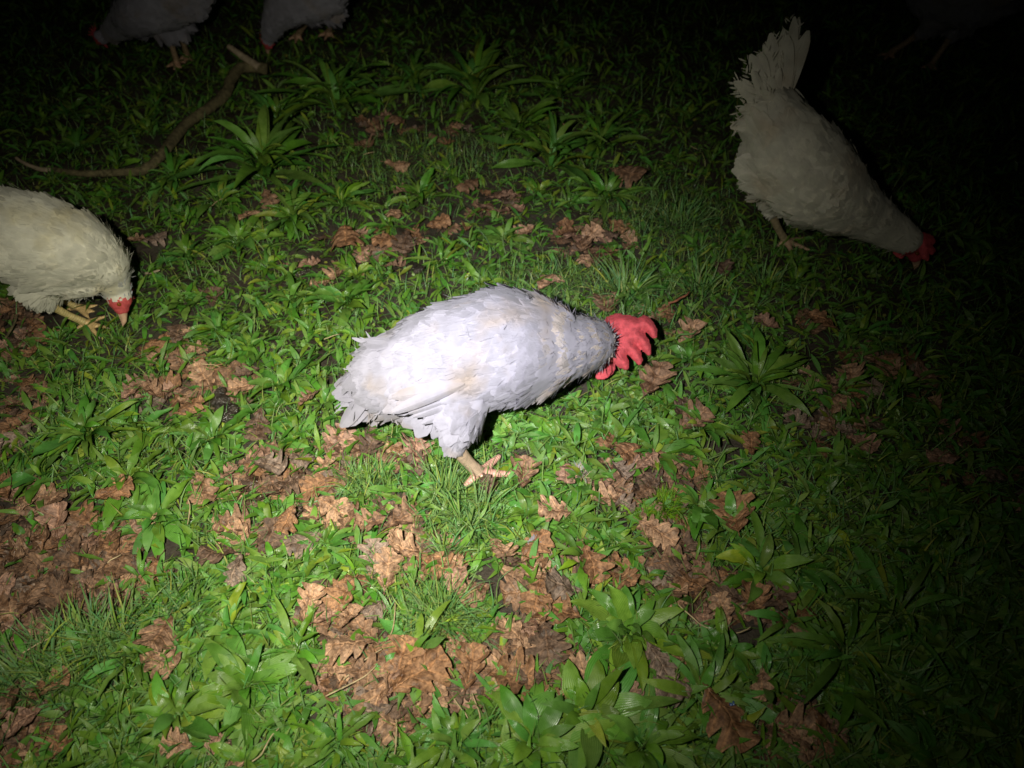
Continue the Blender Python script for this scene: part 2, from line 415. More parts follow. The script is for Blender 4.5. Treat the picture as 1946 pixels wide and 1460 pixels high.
def blobs(chain, steps=6, up=UPV):
    """chain: [(p, r_side, r_up)] -> ellipsoids (p, axes matrix)"""
    out = []
    P0 = [np.asarray(c[0], dtype=float) for c in chain]
    for i in range(len(chain) - 1):
        a, b = chain[i], chain[i + 1]
        d0 = P0[i + 1] - P0[i]
        dm = d0 if i == 0 else nrm(d0) + nrm(P0[i] - P0[i - 1])
        dn = d0 if i == len(chain) - 2 else nrm(d0) + nrm(P0[i + 2] - P0[i + 1])
        for k in range(steps + (1 if i == len(chain) - 2 else 0)):
            t = k / steps; s = t * t * (3 - 2 * t)
            h1 = -t * (t - 1) ** 2 ; h2 = t * t * (t - 1)
            # hermite with tangents so the line of centres bends smoothly
            L = np.linalg.norm(d0); m0 = nrm(dm) * L; m1 = nrm(dn) * L
            p = (2*t**3-3*t**2+1)*P0[i] + (t**3-2*t**2+t)*m0 + (-2*t**3+3*t**2)*P0[i+1] + (t**3-t**2)*m1
            rl = a[1] * (1 - s) + b[1] * s; ru = a[2] * (1 - s) + b[2] * s
            d = nrm(nrm(dm) * (1 - t) + nrm(dn) * t)
            f, l, u = frame(d, up)
            out.append((p, f * min(rl, ru), l * rl, u * ru))
    return out

def union_mesh(bl, voxel, smooth=3, name="body"):
    V0, F0 = ICO; Vs = []; Fs = []
    for i, (p, a, b, c) in enumerate(bl):
        Vs.append(p + V0[:, :1] * a + V0[:, 1:2] * b + V0[:, 2:3] * c); Fs.append(F0 + i * len(V0))
    me = mesh_from("raw", np.concatenate(Vs), np.concatenate(Fs), [])
    o = bpy.data.objects.new("raw", me); COL.objects.link(o)
    m = o.modifiers.new("r", 'REMESH'); m.mode = 'VOXEL'; m.voxel_size = voxel
    s = o.modifiers.new("s", 'SMOOTH'); s.factor = 0.5; s.iterations = smooth
    dg = bpy.context.evaluated_depsgraph_get()
    ev = o.evaluated_get(dg); em = ev.to_mesh()
    n = len(em.vertices); V = np.empty(n * 3, dtype=np.float32); em.vertices.foreach_get("co", V); V = V.reshape(-1, 3).astype(float)
    F = np.array([list(p.vertices)[:4] if len(p.vertices) == 4 else list(p.vertices) + [p.vertices[0]] for p in em.polygons if len(p.vertices) == 4])
    ev.to_mesh_clear(); bpy.data.objects.remove(o); bpy.data.meshes.remove(me)
    return V, F

def tri_samples(V, F, n, r):
    a = V[F[:, 0]]; b = V[F[:, 1]]; c = V[F[:, 2]]; d = V[F[:, 3]]
    nn = np.cross(c - a, d - b); ar = np.linalg.norm(nn, axis=1); nn = nrm(nn)
    k = r.choice(len(F), n, p=ar / ar.sum())
    s = r.random((n, 1)); t = r.random((n, 1))
    p = (a[k] * (1 - s) + b[k] * s) * (1 - t) + (d[k] * (1 - s) + c[k] * s) * t
    return p, nn[k]

def feathers(p, n, d, L, W, lift, curl, r, nu=6, nv=3, pointed=0.5, cup=0.18, tintv=0.10, tcol=None, wp=1.0):
    """feather vanes rooted at p lying along d over a surface of normal n"""
    m = len(p)
    d = nrm(d - n * np.sum(d * n, 1, keepdims=True)); s = np.cross(n, d)
    a = r.normal(0, 0.12, m)[:, None]; d = nrm(d + s * a); s = np.cross(n, d)
    t = np.linspace(0, 1, nu)[None, :, None]
    up = lift[:, None, None] * t + curl[:, None, None] * (t ** 2)
    C = p[:, None, :] + d[:, None, :] * (L[:, None, None] * t) + n[:, None, :] * (up * L[:, None, None] - 0.0015)
    prof = (np.clip(1 - np.abs(2 * np.linspace(0, 1, nu) ** (wp + pointed * 0.2) - 1.0) ** (2.6 - pointed), 0, 1) ** 0.6)
    prof = 0.12 + 0.88 * prof; prof[-1] = 0.22
    u = np.linspace(-1, 1, nv)
    wd = (W / 2)[:, None, None] * prof[None, :, None] * u[None, None, :]
    tw = r.normal(0, 0.15, m)[:, None, None]
    V = C[:, :, None, :] + s[:, None, None, :] * wd[..., None] + n[:, None, None, :] * ((-np.abs(wd) * cup * 2 + wd * tw)[..., None])
    F0 = grid_faces(nu, nv); F = (F0[None] + (np.arange(m) * nu * nv)[:, None, None]).reshape(-1, 4)
    uv = np.zeros((m, nu, nv, 2)); uv[..., 0] = u; uv[..., 1] = np.linspace(0, 1, nu)[None, :, None]
    tt = np.ones((m, 3)) * r.uniform(1 - tintv, 1.0, m)[:, None]
    if tcol is not None: tt = tt * tcol
    return V.reshape(-1, 3), F, uv.reshape(-1, 2), np.repeat(np.concatenate([tt, n], 1), nu * nv, 0)

def join(parts):
    Vs, Fs, Us, Ts = [], [], [], []; k = 0
    for V, F, U, T in parts:
        Vs.append(V); Fs.append(F + k); Us.append(U); Ts.append(T); k += len(V)
    return np.concatenate(Vs), np.concatenate(Fs), np.concatenate(Us), np.concatenate(Ts)

def seg_nearest(p, chain_pts):
    """nearest parameter and direction on a polyline"""
    best = np.full(len(p), 1e9); par = np.zeros(len(p)); D = np.zeros((len(p), 3)); Q = np.zeros((len(p), 3))
    for i in range(len(chain_pts) - 1):
        a, b = chain_pts[i], chain_pts[i + 1]; ab = b - a
        t = np.clip(((p - a) @ ab) / (ab @ ab), 0, 1); q = a + t[:, None] * ab
        dd = np.linalg.norm(p - q, axis=1); k = dd < best
        best[k] = dd[k]; par[k] = i + t[k]; D[k] = nrm(ab); Q[k] = q[k]
    return best, par, D, Q

def domed(poly, zf, dome, step=3.0, rad=.0045, voxel=.0018, smooth=4):
    poly = np.array(poly, dtype=float); u0, v0 = poly.min(0); u1, v1 = poly.max(0); q = []
    for u in np.arange(u0, u1, step):
        for v in np.arange(v0, v1, step):
            ins = False; dm = 1e9
            for i in range(len(poly)):
                a = poly[i]; b = poly[(i + 1) % len(poly)]
                if (a[1] > v) != (b[1] > v) and u < (b[0] - a[0]) * (v - a[1]) / (b[1] - a[1]) + a[0]: ins = not ins
                ab = b - a; t = np.clip(((u - a[0]) * ab[0] + (v - a[1]) * ab[1]) / (ab @ ab), 0, 1); dm = min(dm, math.hypot(u - a[0] - t * ab[0], v - a[1] - t * ab[1]))
            if not ins or dm < 2.0: continue
            k = min(dm / 13.0, 1.0) ** .6; p = P(u, v, zf(u, v) + dome * k)
            q.append((p, np.array([rad, 0, 0]), np.array([0, rad, 0]), np.array([0, 0, rad])))
    V, F = union_mesh(q, voxel, smooth)
    return V + nrm(V - V.mean(0)) * (.0005 * np.sin(V[:, :1] * 2300) * np.sin(V[:, 1:2] * 2100 + V[:, 2:3] * 1700)), F

def hen(name, label, spec, cat="hen", seed=1):
    r = np.random.default_rng(seed)
    fm = spec.get('feather', M_FW)
    body = spec['body']; legs = spec['legs']; head = spec['head']
    bpts = [np.asarray(c[0]) for c in body]
    core = bpts[spec.get('core', 3)]
    fw = bpts[spec.get('core', 3) + 1] - bpts[1]; heading = math.atan2(fw[1], fw[0])
    F_, L_, U_ = frame(fw)
    root = empty(name, (core[0], core[1], float(hfun(core[0], core[1]))), heading)
    tag(root, label, cat)
    if spec.get('group'): root["group"] = spec['group']
    inv = np.array(Matrix.Rotation(-heading, 3, 'Z')); rl = np.array(root.location)
    def loc(V): return (V - rl) @ inv.T
    # body with neck, head, thighs, shanks and toes in one surface
    bl = blobs(body, 6)
    for (p, a, b, c) in spec.get('extra', []):                 # belly, breast, wing bulges
        bl.append((np.asarray(p), F_ * a, L_ * b, U_ * c))
    legpts = []; K = spec.get('legk', 1.0)
    for lg in legs:
        bl += blobs([(lg['hip'], lg['rh'], lg['rh'] * 1.15), (lg['hock'], 0.015, 0.016)], 8)
        foot = np.asarray(lg['foot'])
        bl += blobs([(lg['hock'], 0.0115 * K, 0.0125 * K), ((np.asarray(lg['hock']) + foot) / 2, 0.0095 * K, 0.0105 * K), (foot + [0, 0, .008], 0.0105 * K, 0.011 * K)], 8)
        legpts.append(('shank', np.asarray(lg['hock']), foot + [0, 0, .008]))
        for tp in lg['toes']:
            tp = np.asarray(tp); mid = (foot + tp) / 2 + [0, 0, 0.007]
            bl += blobs([(foot + [0, 0, .009], 0.0092 * K, 0.0085 * K), (mid, 0.0072 * K, 0.0066 * K), (tp + [0, 0, .005], 0.0055 * K, 0.0048 * K)], 7)
            legpts.append(('toe', foot + [0, 0, .009], tp + [0, 0, .005]))
            q = nrm(tp - foot); bl += blobs([(tp + [0, 0, .006], 0.0032, 0.0032), (tp + q * 0.011 + [0, 0, .002], 0.0016, 0.0016)], 6)
    hp = np.asarray(head['pos']); hd = nrm(np.asarray(head['beak']) - hp); hr = head['r']
    hf, hl, hu = frame(hd, np.asarray(head['crown'], dtype=float))
    bl.append((hp, hf * hr * 1.2, hl * hr * 0.82, hu * hr))
    bl.append((hp + hf * hr * 0.8, hf * hr * 0.7, hl * hr * 0.55, hu * hr * 0.62))
    V, F = union_mesh(bl, spec.get('voxel', 0.0032), 2)
    # regions
    fc = V[F].mean(1)
    fmat = np.zeros(len(F), dtype=int); uvx = np.zeros(len(V)); tint = np.ones((len(V), 3))
    legcol = np.array(spec.get('legcol', (0.58, 0.40, 0.24)))
    vm = np.full(len(V), 1e9)
    for kind, a, b in legpts:
        ab = b - a; L = np.linalg.norm(ab)
        t = ((V - a) @ ab) / L / L; q = a + np.clip(t, -0.05, 1.3)[:, None] * ab
        dd = np.linalg.norm(V - q, axis=1); k = (dd < 0.0165) & (dd < vm) & (t > (0.10 if kind == 'shank' else -0.1))
        vm[k] = dd[k]; uvx[k] = np.clip(t[k], 0, 1.3) * L
        tint[k] = legcol if kind == 'shank' else legcol * np.array(spec.get('toecol', (1.1, 0.95, 1.0)))
        claw = k & (t > 1.06) & (kind == 'toe'); tint[claw] = (0.35, 0.28, 0.22)
    isleg = (vm < 1e8)
    # keep the leg colour off the feathered part
    fl = isleg[F].all(1); fmat[fl] = 1
    hdist = (V - hp) @ hf
    wob = hr * .28 * (np.sin(V[:, 0] * 700 + V[:, 2] * 400) + np.sin(V[:, 1] * 900 - V[:, 2] * 650) + np.sin(V[:, 0] * 1500)) / 2
    face = (np.linalg.norm(V - hp, axis=1) < hr * spec.get('facer', 1.9)) & (hdist + wob > -hr * spec.get('faceback', 0.35))
    fmat[face[F].all(1) & ~fl] = 2
    uvb = np.stack([uvx, uvx * 0], 1)
    facemat = spec.get('facemat', M_RED)
    bo = obj("body", mesh_from("body", loc(V), F, [fm, M_LEG, facemat], tint, uvb, fmat), root)
    # plumage grown over the body
    nf = spec.get('n', 3200)
    ok = ~(fl | (fmat == 2))
    p, n = tri_samples(V, F[ok], int(nf * 1.6), r)
    dist, par, D, Q = seg_nearest(p, bpts)
    nb = len(bpts) - 1
    if np.mean(np.sum(n * (p - Q), 1)) < 0: n = -n
    back = -D
    low = np.clip(((Q - p) @ U_) / 0.10, 0, 1)                  # belly and thigh feathers hang
    flow = back + low[:, None] * (-UPV) * 0.9
    for lg in legs:
        a = np.asarray(lg['hip']); b = np.asarray(lg['hock']); ab = b - a
        t = ((p - a) @ ab) / (ab @ ab); q = a + np.clip(t, 0, 1)[:, None] * ab
        k = (np.linalg.norm(p - q, axis=1) < lg['rh'] * 1.25) & (t > 0.25)
        flow[k] = flow[k] * 0.35 + nrm(ab) * 0.9
    neck = np.clip((par - (nb - spec.get('nneck', 2.6))) / 1.2, 0, 1)
    tail = np.clip(1 - par / 1.2, 0, 1)
    fl_k = (low > 0.55)
    L = (0.036 + 0.010 * tail - 0.010 * neck) * r.uniform(0.75, 1.2, len(p))
    W = (0.024 * (1 - neck) + 0.0055 * neck) * r.uniform(0.75, 1.2, len(p))
    lift = 0.055 + r.normal(0, 0.022, len(p)) + 0.09 * low + 0.05 * tail
    curl = -0.05 + r.normal(0, 0.03, len(p)) + 0.06 * low
    L[fl_k] *= 0.8; W[fl_k] *= 0.5
    nearhock = np.zeros(len(p), dtype=bool)
    for lg in legs: nearhock |= np.linalg.norm(p - np.asarray(lg['hock']), axis=1) < 0.022
    L[nearhock] *= 0.38; W[nearhock] *= 0.6
    nh = np.linalg.norm(p - hp, axis=1) < hr * 3.0; L[nh] *= 0.62
    cn = np.array(spec.get('neckcol', (1, 1, 1))); ncol = 1 + neck[:, None] * (cn - 1)
    parts = [feathers(p, n, flow, L * spec.get('fs', 1), W * spec.get('fs', 1), lift, curl, r, 5, 3, 0.5, tcol=ncol)]
    # down fringe: thin slivers that break the outline
    kf = spec.get('fuzz', 2500)
    p2, n2 = tri_samples(V, F[ok], kf * 2, r)
    d2, par2, D2, Q2 = seg_nearest(p2, bpts)
    if np.mean(np.sum(n2 * (p2 - Q2), 1)) < 0: n2 = -n2
    low2 = np.clip(((Q2 - p2) @ U_) / 0.10, 0, 1); nk2 = np.clip((par2 - (nb - 2.6)) / 1.2, 0, 1)
    keep = r.random(len(p2)) < (0.25 + 0.75 * np.maximum(low2, nk2)); keep &= np.linalg.norm(p2 - hp, axis=1) > hr * 1.5; keep &= np.all([np.linalg.norm(p2 - np.asarray(lg['hock']), axis=1) > 0.03 for lg in legs], axis=0); p2 = p2[keep]; n2 = n2[keep]
    fl2 = nrm(-D2[keep] + low2[keep][:, None] * (-UPV) * 0.9 + r.normal(0, 0.35, p2.shape))
    m2 = len(p2)
    parts.append(feathers(p2, n2, fl2, r.uniform(0.012, 0.03, m2), r.uniform(0.0008, 0.0022, m2), 0.20 + r.normal(0, 0.08, m2), r.normal(-0.05, 0.12, m2), r, 4, 2, 0.6, 0))
    Vp, Fp, Up, Tp = join(parts)
    if spec.get('headgrey') is not None:
        g = np.exp(-(np.linalg.norm(Vp - hp, axis=1) / (hr * 2.6)) ** 4)[:, None]
        Tp[:, :3] = Tp[:, :3] * (1 - g) + Tp[:, :3] * np.array(spec['headgrey']) * g
    obj("plumage", mesh_from("plumage", loc(Vp), Fp, [fm], Tp[:, :3], Up, soft=Tp[:, 3:] @ inv.T), root)
    # wings
    for wg in spec['wings']:
        c = np.asarray(wg['c'], dtype=float); wf, wl, wu = frame(nrm(np.asarray(wg['dir'], dtype=float)))
        side = wg['side']; out = nrm(wl * side * wg.get('outl', 0.8) + wu * wg.get('outu', 0.45)); wf = nrm(wf - out * (wf @ out)); up = nrm(np.cross(out, wf)) * (1 if side < 0 else -1)
        if up[2] < 0: up = -up
        c = c - out * wg.get('inset', .013)
        a, b, th = wg['len'] / 2, wg['h'] / 2, wg.get('th', 0.022)
        # a shallow shell, blunt at the shoulder and tapering to the rear
        m = wg.get('n', 520)
        q = r.uniform(-1, 1, (m * 2, 2)); q = q[(q[:, 0] ** 2 + q[:, 1] ** 2) < 1][:m]
        taper = np.where(q[:, 0] < 0, 1 + 0.45 * q[:, 0], 1.0)
        x = q[:, 0]; y = q[:, 1] * taper
        y0 = -0.22 * b * np.clip(-x, 0, 1)                     # the tip sags
        hgt = th * np.sqrt(np.clip(1 - x ** 2 * 0.85 - (q[:, 1] ** 2) * 0.9, 0.02, 1))
        pp = c + wf * (x * a)[:, None] + up * (y * b + y0)[:, None] + out * hgt[:, None]
        nn = nrm(out + wf * (x * 0.28)[:, None] + up * (y * 0.55)[:, None])
        fd = -wf + up * (-0.30 * y - 0.10)[:, None]
        rear = np.clip(-x, 0, 1)
        Lw = (0.030 + 0.032 * rear + 0.006 * (y < 0)) * r.uniform(0.8, 1.15, len(x)); Ww = (0.022 + 0.004 * rear) * r.uniform(0.8, 1.15, len(x))
        ps = [feathers(pp, nn, fd, Lw, Ww, 0.10 + r.normal(0, 0.02, len(x)), -0.09 + r.normal(0, 0.02, len(x)), r, 6, 5, 0.3, 0.22, wp=1.4)]
        # long flight feathers folded along the lower edge
        nq = 11; t = np.linspace(0, 1, nq)
        bx = 0.25 - 0.75 * t; by = -0.80 + 0.45 * t
        qp = c + wf * (bx * a)[:, None] + up * (by * b)[:, None] + out * (th * (0.30 + 0.45 * t) + 0.0015 * np.arange(nq))[:, None]
        qn = np.repeat(nrm(out * 1.0 - up * 0.35)[None], nq, 0)
        qd = -wf + up * (0.02 + 0.16 * (t - 0.3))[:, None]
        ps.append(feathers(qp, qn, qd, wg['len'] * (0.62 - 0.12 * t), np.full(nq, 0.022), np.full(nq, 0.02), np.full(nq, -0.04), r, 10, 5, 0.2, 0.2, 0.05))
        Vw, Fw, Uw, Tw = join(ps)
        # inner shell that closes the wing
        k1 = np.linspace(0, 1, 9); k2 = np.linspace(0, 2 * math.pi, 25)[:-1]
        kk1, kk2 = np.meshgrid(k1, k2, indexing='ij'); ex = kk1 * np.cos(kk2); ey = kk1 * np.sin(kk2)
        tp = np.where(ex < 0, 1 + 0.45 * ex, 1.0)
        sh = c + wf * (ex * a)[..., None] + up * (ey * tp * b - 0.22 * b * np.clip(-ex, 0, 1))[..., None] + out * (th * np.sqrt(np.clip(1 - kk1 ** 2 * 0.95, 0.0, 1)) - 0.004 - 0.02 * kk1 ** 6)[..., None]
        i, j = np.meshgrid(np.arange(8), np.arange(24), indexing='ij'); A = (i * 24 + j).ravel(); B = (i * 24 + (j + 1) % 24).ravel()
        Fs = np.stack([A, B, B + 24, A + 24], 1); sv = sh.reshape(-1, 3)
        Vw, Fw, Uw, Tw = join([(Vw, Fw, Uw, Tw), (sv, Fs, np.full((len(sv), 2), 0.5), np.concatenate([np.full((len(sv), 3), 0.93), np.repeat(out[None], len(sv), 0)], 1))])
        obj("wing", mesh_from("wing", loc(Vw), Fw, [fm], Tw[:, :3], Uw, soft=Tw[:, 3:] @ inv.T, mix=.12), root)
    # tail
    if spec.get('tail'):
        ps = []
        for (b0, tips, Lw, wd, cur) in spec['tail']:
            b0 = np.asarray(b0); tips = np.array(tips); m = len(tips)
            d = tips - b0; Ls = np.linalg.norm(d, axis=1)
            nn = nrm(np.asarray(Lw, dtype=float) + r.normal(0, 0.22, (m, 3)))
            st = b0 + d * 0.0 + r.normal(0, 0.006, (m, 3))
            nn = nrm(nn - d * (np.sum(nn * d, 1) / Ls ** 2)[:, None])
            ps.append(feathers(st, nn, d, Ls, np.full(m, wd) * r.uniform(0.8, 1.2, m), np.zeros(m), r.normal(cur, 0.08, m), r, 12, 5, 0.1, 0.2, 0.08, None, 1.7))
            kb = spec.get('barbs', 16); tt_ = r.uniform(.35, 1.0, (m, kb)); sg = r.choice([-1, 1], (m, kb)); s_ = nrm(np.cross(nn, d))
            bp = (st[:, None, :] + d[:, None, :] * tt_[..., None] + s_[:, None, :] * (sg * wd * .36 * np.sin(np.pi * tt_ ** 1.7 * .93))[..., None]).reshape(-1, 3)
            bd = (nrm(d)[:, None, :] * .9 + s_[:, None, :] * (sg * r.uniform(.3, 1.1, (m, kb)))[..., None]).reshape(-1, 3); nb_ = len(bp)
            ps.append(feathers(bp, np.repeat(nn, kb, 0), bd, r.uniform(.008, .02, nb_), r.uniform(.0015, .004, nb_), r.normal(0.05, .15, nb_), r.normal(0, .2, nb_), r, 4, 2, .5, 0))
        Vt, Ft, Ut, Tt = join(ps)
        obj("tail", mesh_from("tail", loc(Vt), Ft, [fm], Tt[:, :3], Ut, soft=Tt[:, 3:] @ inv.T, mix=.3), root)
    # beak: upper and lower mandible
    bs = head.get('beaklen', 0.024)
    b1 = blobs([(hp + hf * hr * 1.05 + hu * hr * 0.05, hr * 0.36, hr * 0.36), (hp + hf * (hr * 1.1 + bs * 0.6), hr * 0.2, hr * 0.22), (hp + hf * (hr * 1.1 + bs) - hu * hr * 0.22, hr * 0.05, hr * 0.06)], 8, hu)
    b1 += blobs([(hp + hf * hr * 1.05 - hu * hr * 0.2, hr * 0.26, hr * 0.18), (hp + hf * (hr * 1.1 + bs * 0.75) - hu * hr * 0.24, hr * 0.07, hr * 0.05)], 6, hu)
    Vb, Fb = union_mesh(b1, 0.0013, 1); obj("beak", mesh_from("beak", loc(Vb), Fb, [spec.get('beakmat', M_BEAK)]), root)
    # eyes
    for s in (-1, 1):
        ec = hp + hf * hr * 0.45 + hl * s * hr * 0.74 + hu * hr * 0.15
        V0, F0 = ICO
        obj("eye", mesh_from("eye", loc(ec + V0 * hr * 0.17), F0, [M_EYE]), root)
    # comb and wattles
    if head.get('comboutline'):
        z0, v0_, sl, dm_ = head['combz']; Vc, Fc = domed(head['comboutline'], lambda u, v: z0 - sl * (v - v0_), dm_)
        obj("comb", mesh_from("comb", loc(Vc), Fc, [M_RED]), root)
        for sh in (0, 1):
            Vc, Fc = domed([(a_ + 7 * sh, b_ - 5 * sh) for a_, b_ in head['wattleoutline']], lambda u, v: head['wz'] - .0004 * (v - head['wattleoutline'][0][1]) - .012 * sh, .004, rad=.003)
            obj("wattle", mesh_from("wattle", loc(Vc), Fc, [M_RED]), root)
    if head.get('comb'):
        cs = head['comb']; cu = nrm(hu + hl * head.get('flop', 0.0)); th = 0.0035 * cs / 0.03
        bb = blobs([(hp + hf * hr * 1.05 + hu * hr * 0.45, th, cs * .22), (hp + hf * hr * 0.3 + cu * hr * 1.0, th * 1.3, cs * 0.42), (hp - hf * hr * 0.9 + cu * hr * 1.0, th, cs * 0.32), (hp - hf * hr * 1.5 + cu * hr * 0.95, th, cs * 0.14)], 8, cu)
        for k, tt in enumerate(np.linspace(0.85, -1.75, 5)):
            ll = cs * (0.62, 0.9, 1.05, 0.95, 0.6)[k]; b0 = hp + hf * hr * tt * 0.8 + cu * hr * 1.05; tp = hp + hf * hr * (tt * 1.25 - 0.1) + cu * (hr * 1.1 + ll) + hl * head.get('flop2', 0.0) * ll
            q = []
            for z in np.linspace(0, 1, 9):
                wv = cs * 0.30 * (1 - z ** 2.4) + 0.002
                q.append((b0 * (1 - z) + tp * z, hf * wv, hl * (th * (1 - .5 * z)), cu * cs * 0.13))
            bb += q
        Vc, Fc = union_mesh(bb, 0.0016, 3); obj("comb", mesh_from("comb", loc(Vc), Fc, [M_RED]), root)
    if head.get('wattle'):
        ws = head['wattle']; wd_ = nrm(np.asarray(head.get('wdir', -hu), dtype=float))
        for s in (-1, 1):
            a0 = hp + hf * hr * 0.5 - hu * hr * 0.5 + hl * s * hr * 0.3; q = []
            for z in np.linspace(0, 1, 10):
                q.append((a0 + wd_ * ws * z + hl * s * 0.004 * z, hf * (ws * 0.20 + ws * 0.26 * math.sin(math.pi * z ** 0.8)), hl * 0.0028, wd_ * ws * 0.16))
            Vc, Fc = union_mesh(q, 0.0015, 3); obj("wattle", mesh_from("wattle", loc(Vc), Fc, [M_RED]), root)
    return root

HENS_GROUP = None
# --- main hen, bright in the middle of the beam
def leg(hip, hock, foot, toes, rh): return dict(hip=hip, hock=hock, foot=foot, toes=toes, rh=rh)
fx = P(912, 905, 0.012)
mspec = dict(
    body=[(P(708, 725, .15), .032, .034), (P(775, 708, .17), .066, .070), (P(870, 680, .18), .088, .092), (P(950, 662, .175), .093, .096),
          (P(1012, 660, .155), .080, .086), (P(1052, 662, .150), .058, .062), (P(1092, 658, .138), .049, .052), (P(1122, 654, .125), .041, .044)],
    core=3, extra=[(P(850, 745, .13), .080, .060, .050), (P(950, 695, .135), .085, .072, .062)],
    legs=[leg(P(880, 770, .14), P(866, 850, .095), fx, [P(948, 872, .012), P(972, 905, .01), P(938, 932, .01), P(886, 925, .008)], .040),
          leg(P(925, 700, .12), P(930, 735, .085), P(965, 750), [P(1000, 735), P(1010, 760), P(985, 775), P(945, 758)], .036)],
    head=dict(pos=P(1168, 650, .080), beak=P(1184, 700, .02), crown=(1, 0.12, 0.25), r=.029,
              combz=(.104, 600, .00042, .014), wz=.062, comboutline=[(1152, 604), (1172, 597), (1198, 600), (1212, 606), (1224, 600), (1238, 608), (1247, 624), (1248, 646), (1238, 640), (1229, 630), (1220, 630), (1231, 645), (1238, 662), (1236, 678), (1224, 668), (1213, 654), (1206, 654),
                           (1216, 668), (1221, 684), (1216, 695), (1204, 684), (1194, 672), (1189, 676), (1196, 690), (1192, 704), (1178, 698), (1160, 684), (1146, 670), (1137, 652), (1142, 628)],
              wattleoutline=[(1130, 650), (1142, 654), (1155, 668), (1165, 688), (1164, 708), (1154, 720), (1140, 723), (1130, 719), (1127, 690)]),
    wings=[dict(c=P(915, 680, .185) , dir=P(1000, 640, .16) - P(830, 690, .17), side=-1, len=.225, h=.135, th=.052, outl=.75, outu=.6, n=560, inset=-.005),
           dict(c=P(885, 610, .195), dir=P(980, 590, .18) - P(800, 640, .18), side=1, len=.15, h=.10, th=.03, outl=.85, outu=.35, n=300)],
    tail=[(P(740, 715, .18), [P(646, 798, .095), P(657, 806, .09), P(668, 808, .085), P(679, 800, .095), P(690, 808, .085), P(702, 803, .09), P(714, 806, .085), P(730, 800, .09), P(642, 780, .105), P(644, 762, .115), P(652, 742, .13), P(660, 722, .15), P(672, 780, .11), P(700, 785, .11)], (-.25, -.5, .83), .024, -0.10),
          (P(770, 730, .19), [P(690, 790, .13), P(712, 795, .12), P(735, 800, .12), P(675, 765, .14), P(668, 740, .155), P(755, 805, .12), P(775, 812, .11)], (-.25, -.5, .83), .032, -0.12),
          (P(750, 690, .195), [P(664, 735, .16), P(666, 712, .17), P(672, 690, .18), P(684, 672, .19), P(680, 760, .14), P(700, 775, .13)], (-.2, -.5, .85), .026, -0.10),
          (P(735, 662, .20), [P(677, 646, .20)], (-.2, -.5, .85), .008, 0.1)],
    n=3800, fuzz=3200, nneck=2.8, neckcol=(1.68, 1.54, 1.20), barbs=3, legcol=(.60, .43, .30), toecol=(1.15, .85, .95), faceback=2.0, facemat=M_RED)  # neck tint: cream hackle, lightened too against the shoulder's shade on it
hen("hen", "large white hen lit brightest, bending its big red comb to the grass, in the middle", mspec, seed=3)

# --- right hen, tail up, on the edge of the light
rspec = dict(
    body=[(P(1463, 215, .29), .038, .042), (P(1485, 258, .265), .070, .075), (P(1513, 308, .235), .088, .093), (P(1552, 347, .205), .084, .088),
          (P(1600, 382, .17), .064, .067), (P(1648, 411, .135), .046, .050), (P(1692, 438, .10), .036, .040), (P(1724, 457, .08), .030, .032)],
    core=3, extra=[(P(1470, 320, .21), .07, .074, .065), (P(1560, 370, .165), .07, .068, .05)],
    legs=[leg(P(1492, 345, .165), P(1465, 402, .105), P(1492, 465), [P(1530, 456), P(1535, 478), P(1508, 490), P(1478, 470)], .055),
          leg(P(1540, 330, .16), P(1515, 375, .08), P(1500, 405), [P(1520, 408), P(1535, 400), P(1515, 415), P(1485, 405)], .05)],
    head=dict(pos=P(1738, 466, .065), beak=P(1742, 500, .03), crown=(.85, -.35, .3), r=.026, combz=(.088, 445, .0007, .008), wz=.055, comboutline=[(1738, 452), (1752, 442), (1763, 444), (1774, 450), (1780, 462), (1770, 466), (1779, 474), (1773, 486), (1766, 482), (1765, 496), (1754, 494), (1748, 480), (1742, 468)],
              wattleoutline=[(1690, 462), (1702, 457), (1716, 464), (1724, 480), (1716, 494), (1704, 491), (1694, 478)]),
    wings=[dict(c=P(1532, 318, .25), dir=P(1610, 390, .18) - P(1495, 245, .27), side=-1, len=.205, h=.12, th=.036, outl=.85, outu=.5, n=520),
           dict(c=P(1572, 270, .25), dir=P(1625, 330, .19) - P(1525, 215, .28), side=1, len=.17, h=.10, th=.03, outl=.85, outu=.4, n=300)],
    tail=[(P(1480, 220, .30), [P(1503, 40, .42), P(1490, 45, .42), P(1478, 60, .415), P(1466, 62, .41), P(1496, 70, .41), P(1458, 75, .405), P(1450, 95, .395), P(1510, 62, .41), P(1500, 50, .42)], (-.4, -.85, .3), .024, 0.0),
          (P(1475, 225, .29), [P(1450, 110, .38), P(1435, 125, .37), P(1418, 138, .36), P(1408, 165, .34), P(1402, 178, .33), P(1403, 200, .31), P(1400, 215, .30), P(1430, 150, .36), P(1455, 90, .39), P(1470, 130, .37), P(1440, 175, .34), P(1398, 250, .27), P(1406, 235, .28), P(1412, 150, .35), P(1425, 118, .37), P(1440, 105, .375), P(1428, 165, .35), P(1415, 190, .33), P(1402, 170, .335), P(1455, 140, .37), P(1400, 232, .29), P(1465, 100, .385)], (-.4, -.85, .3), .017, 0.10)],
    feather=M_FD, n=3000, fuzz=2600, legk=.85, legcol=(.52, .40, .24), faceback=.1, facemat=M_RED)
hen("hen", "pale hen with upright tail pecking down at the dim edge of the light, upper right", rspec, seed=4)

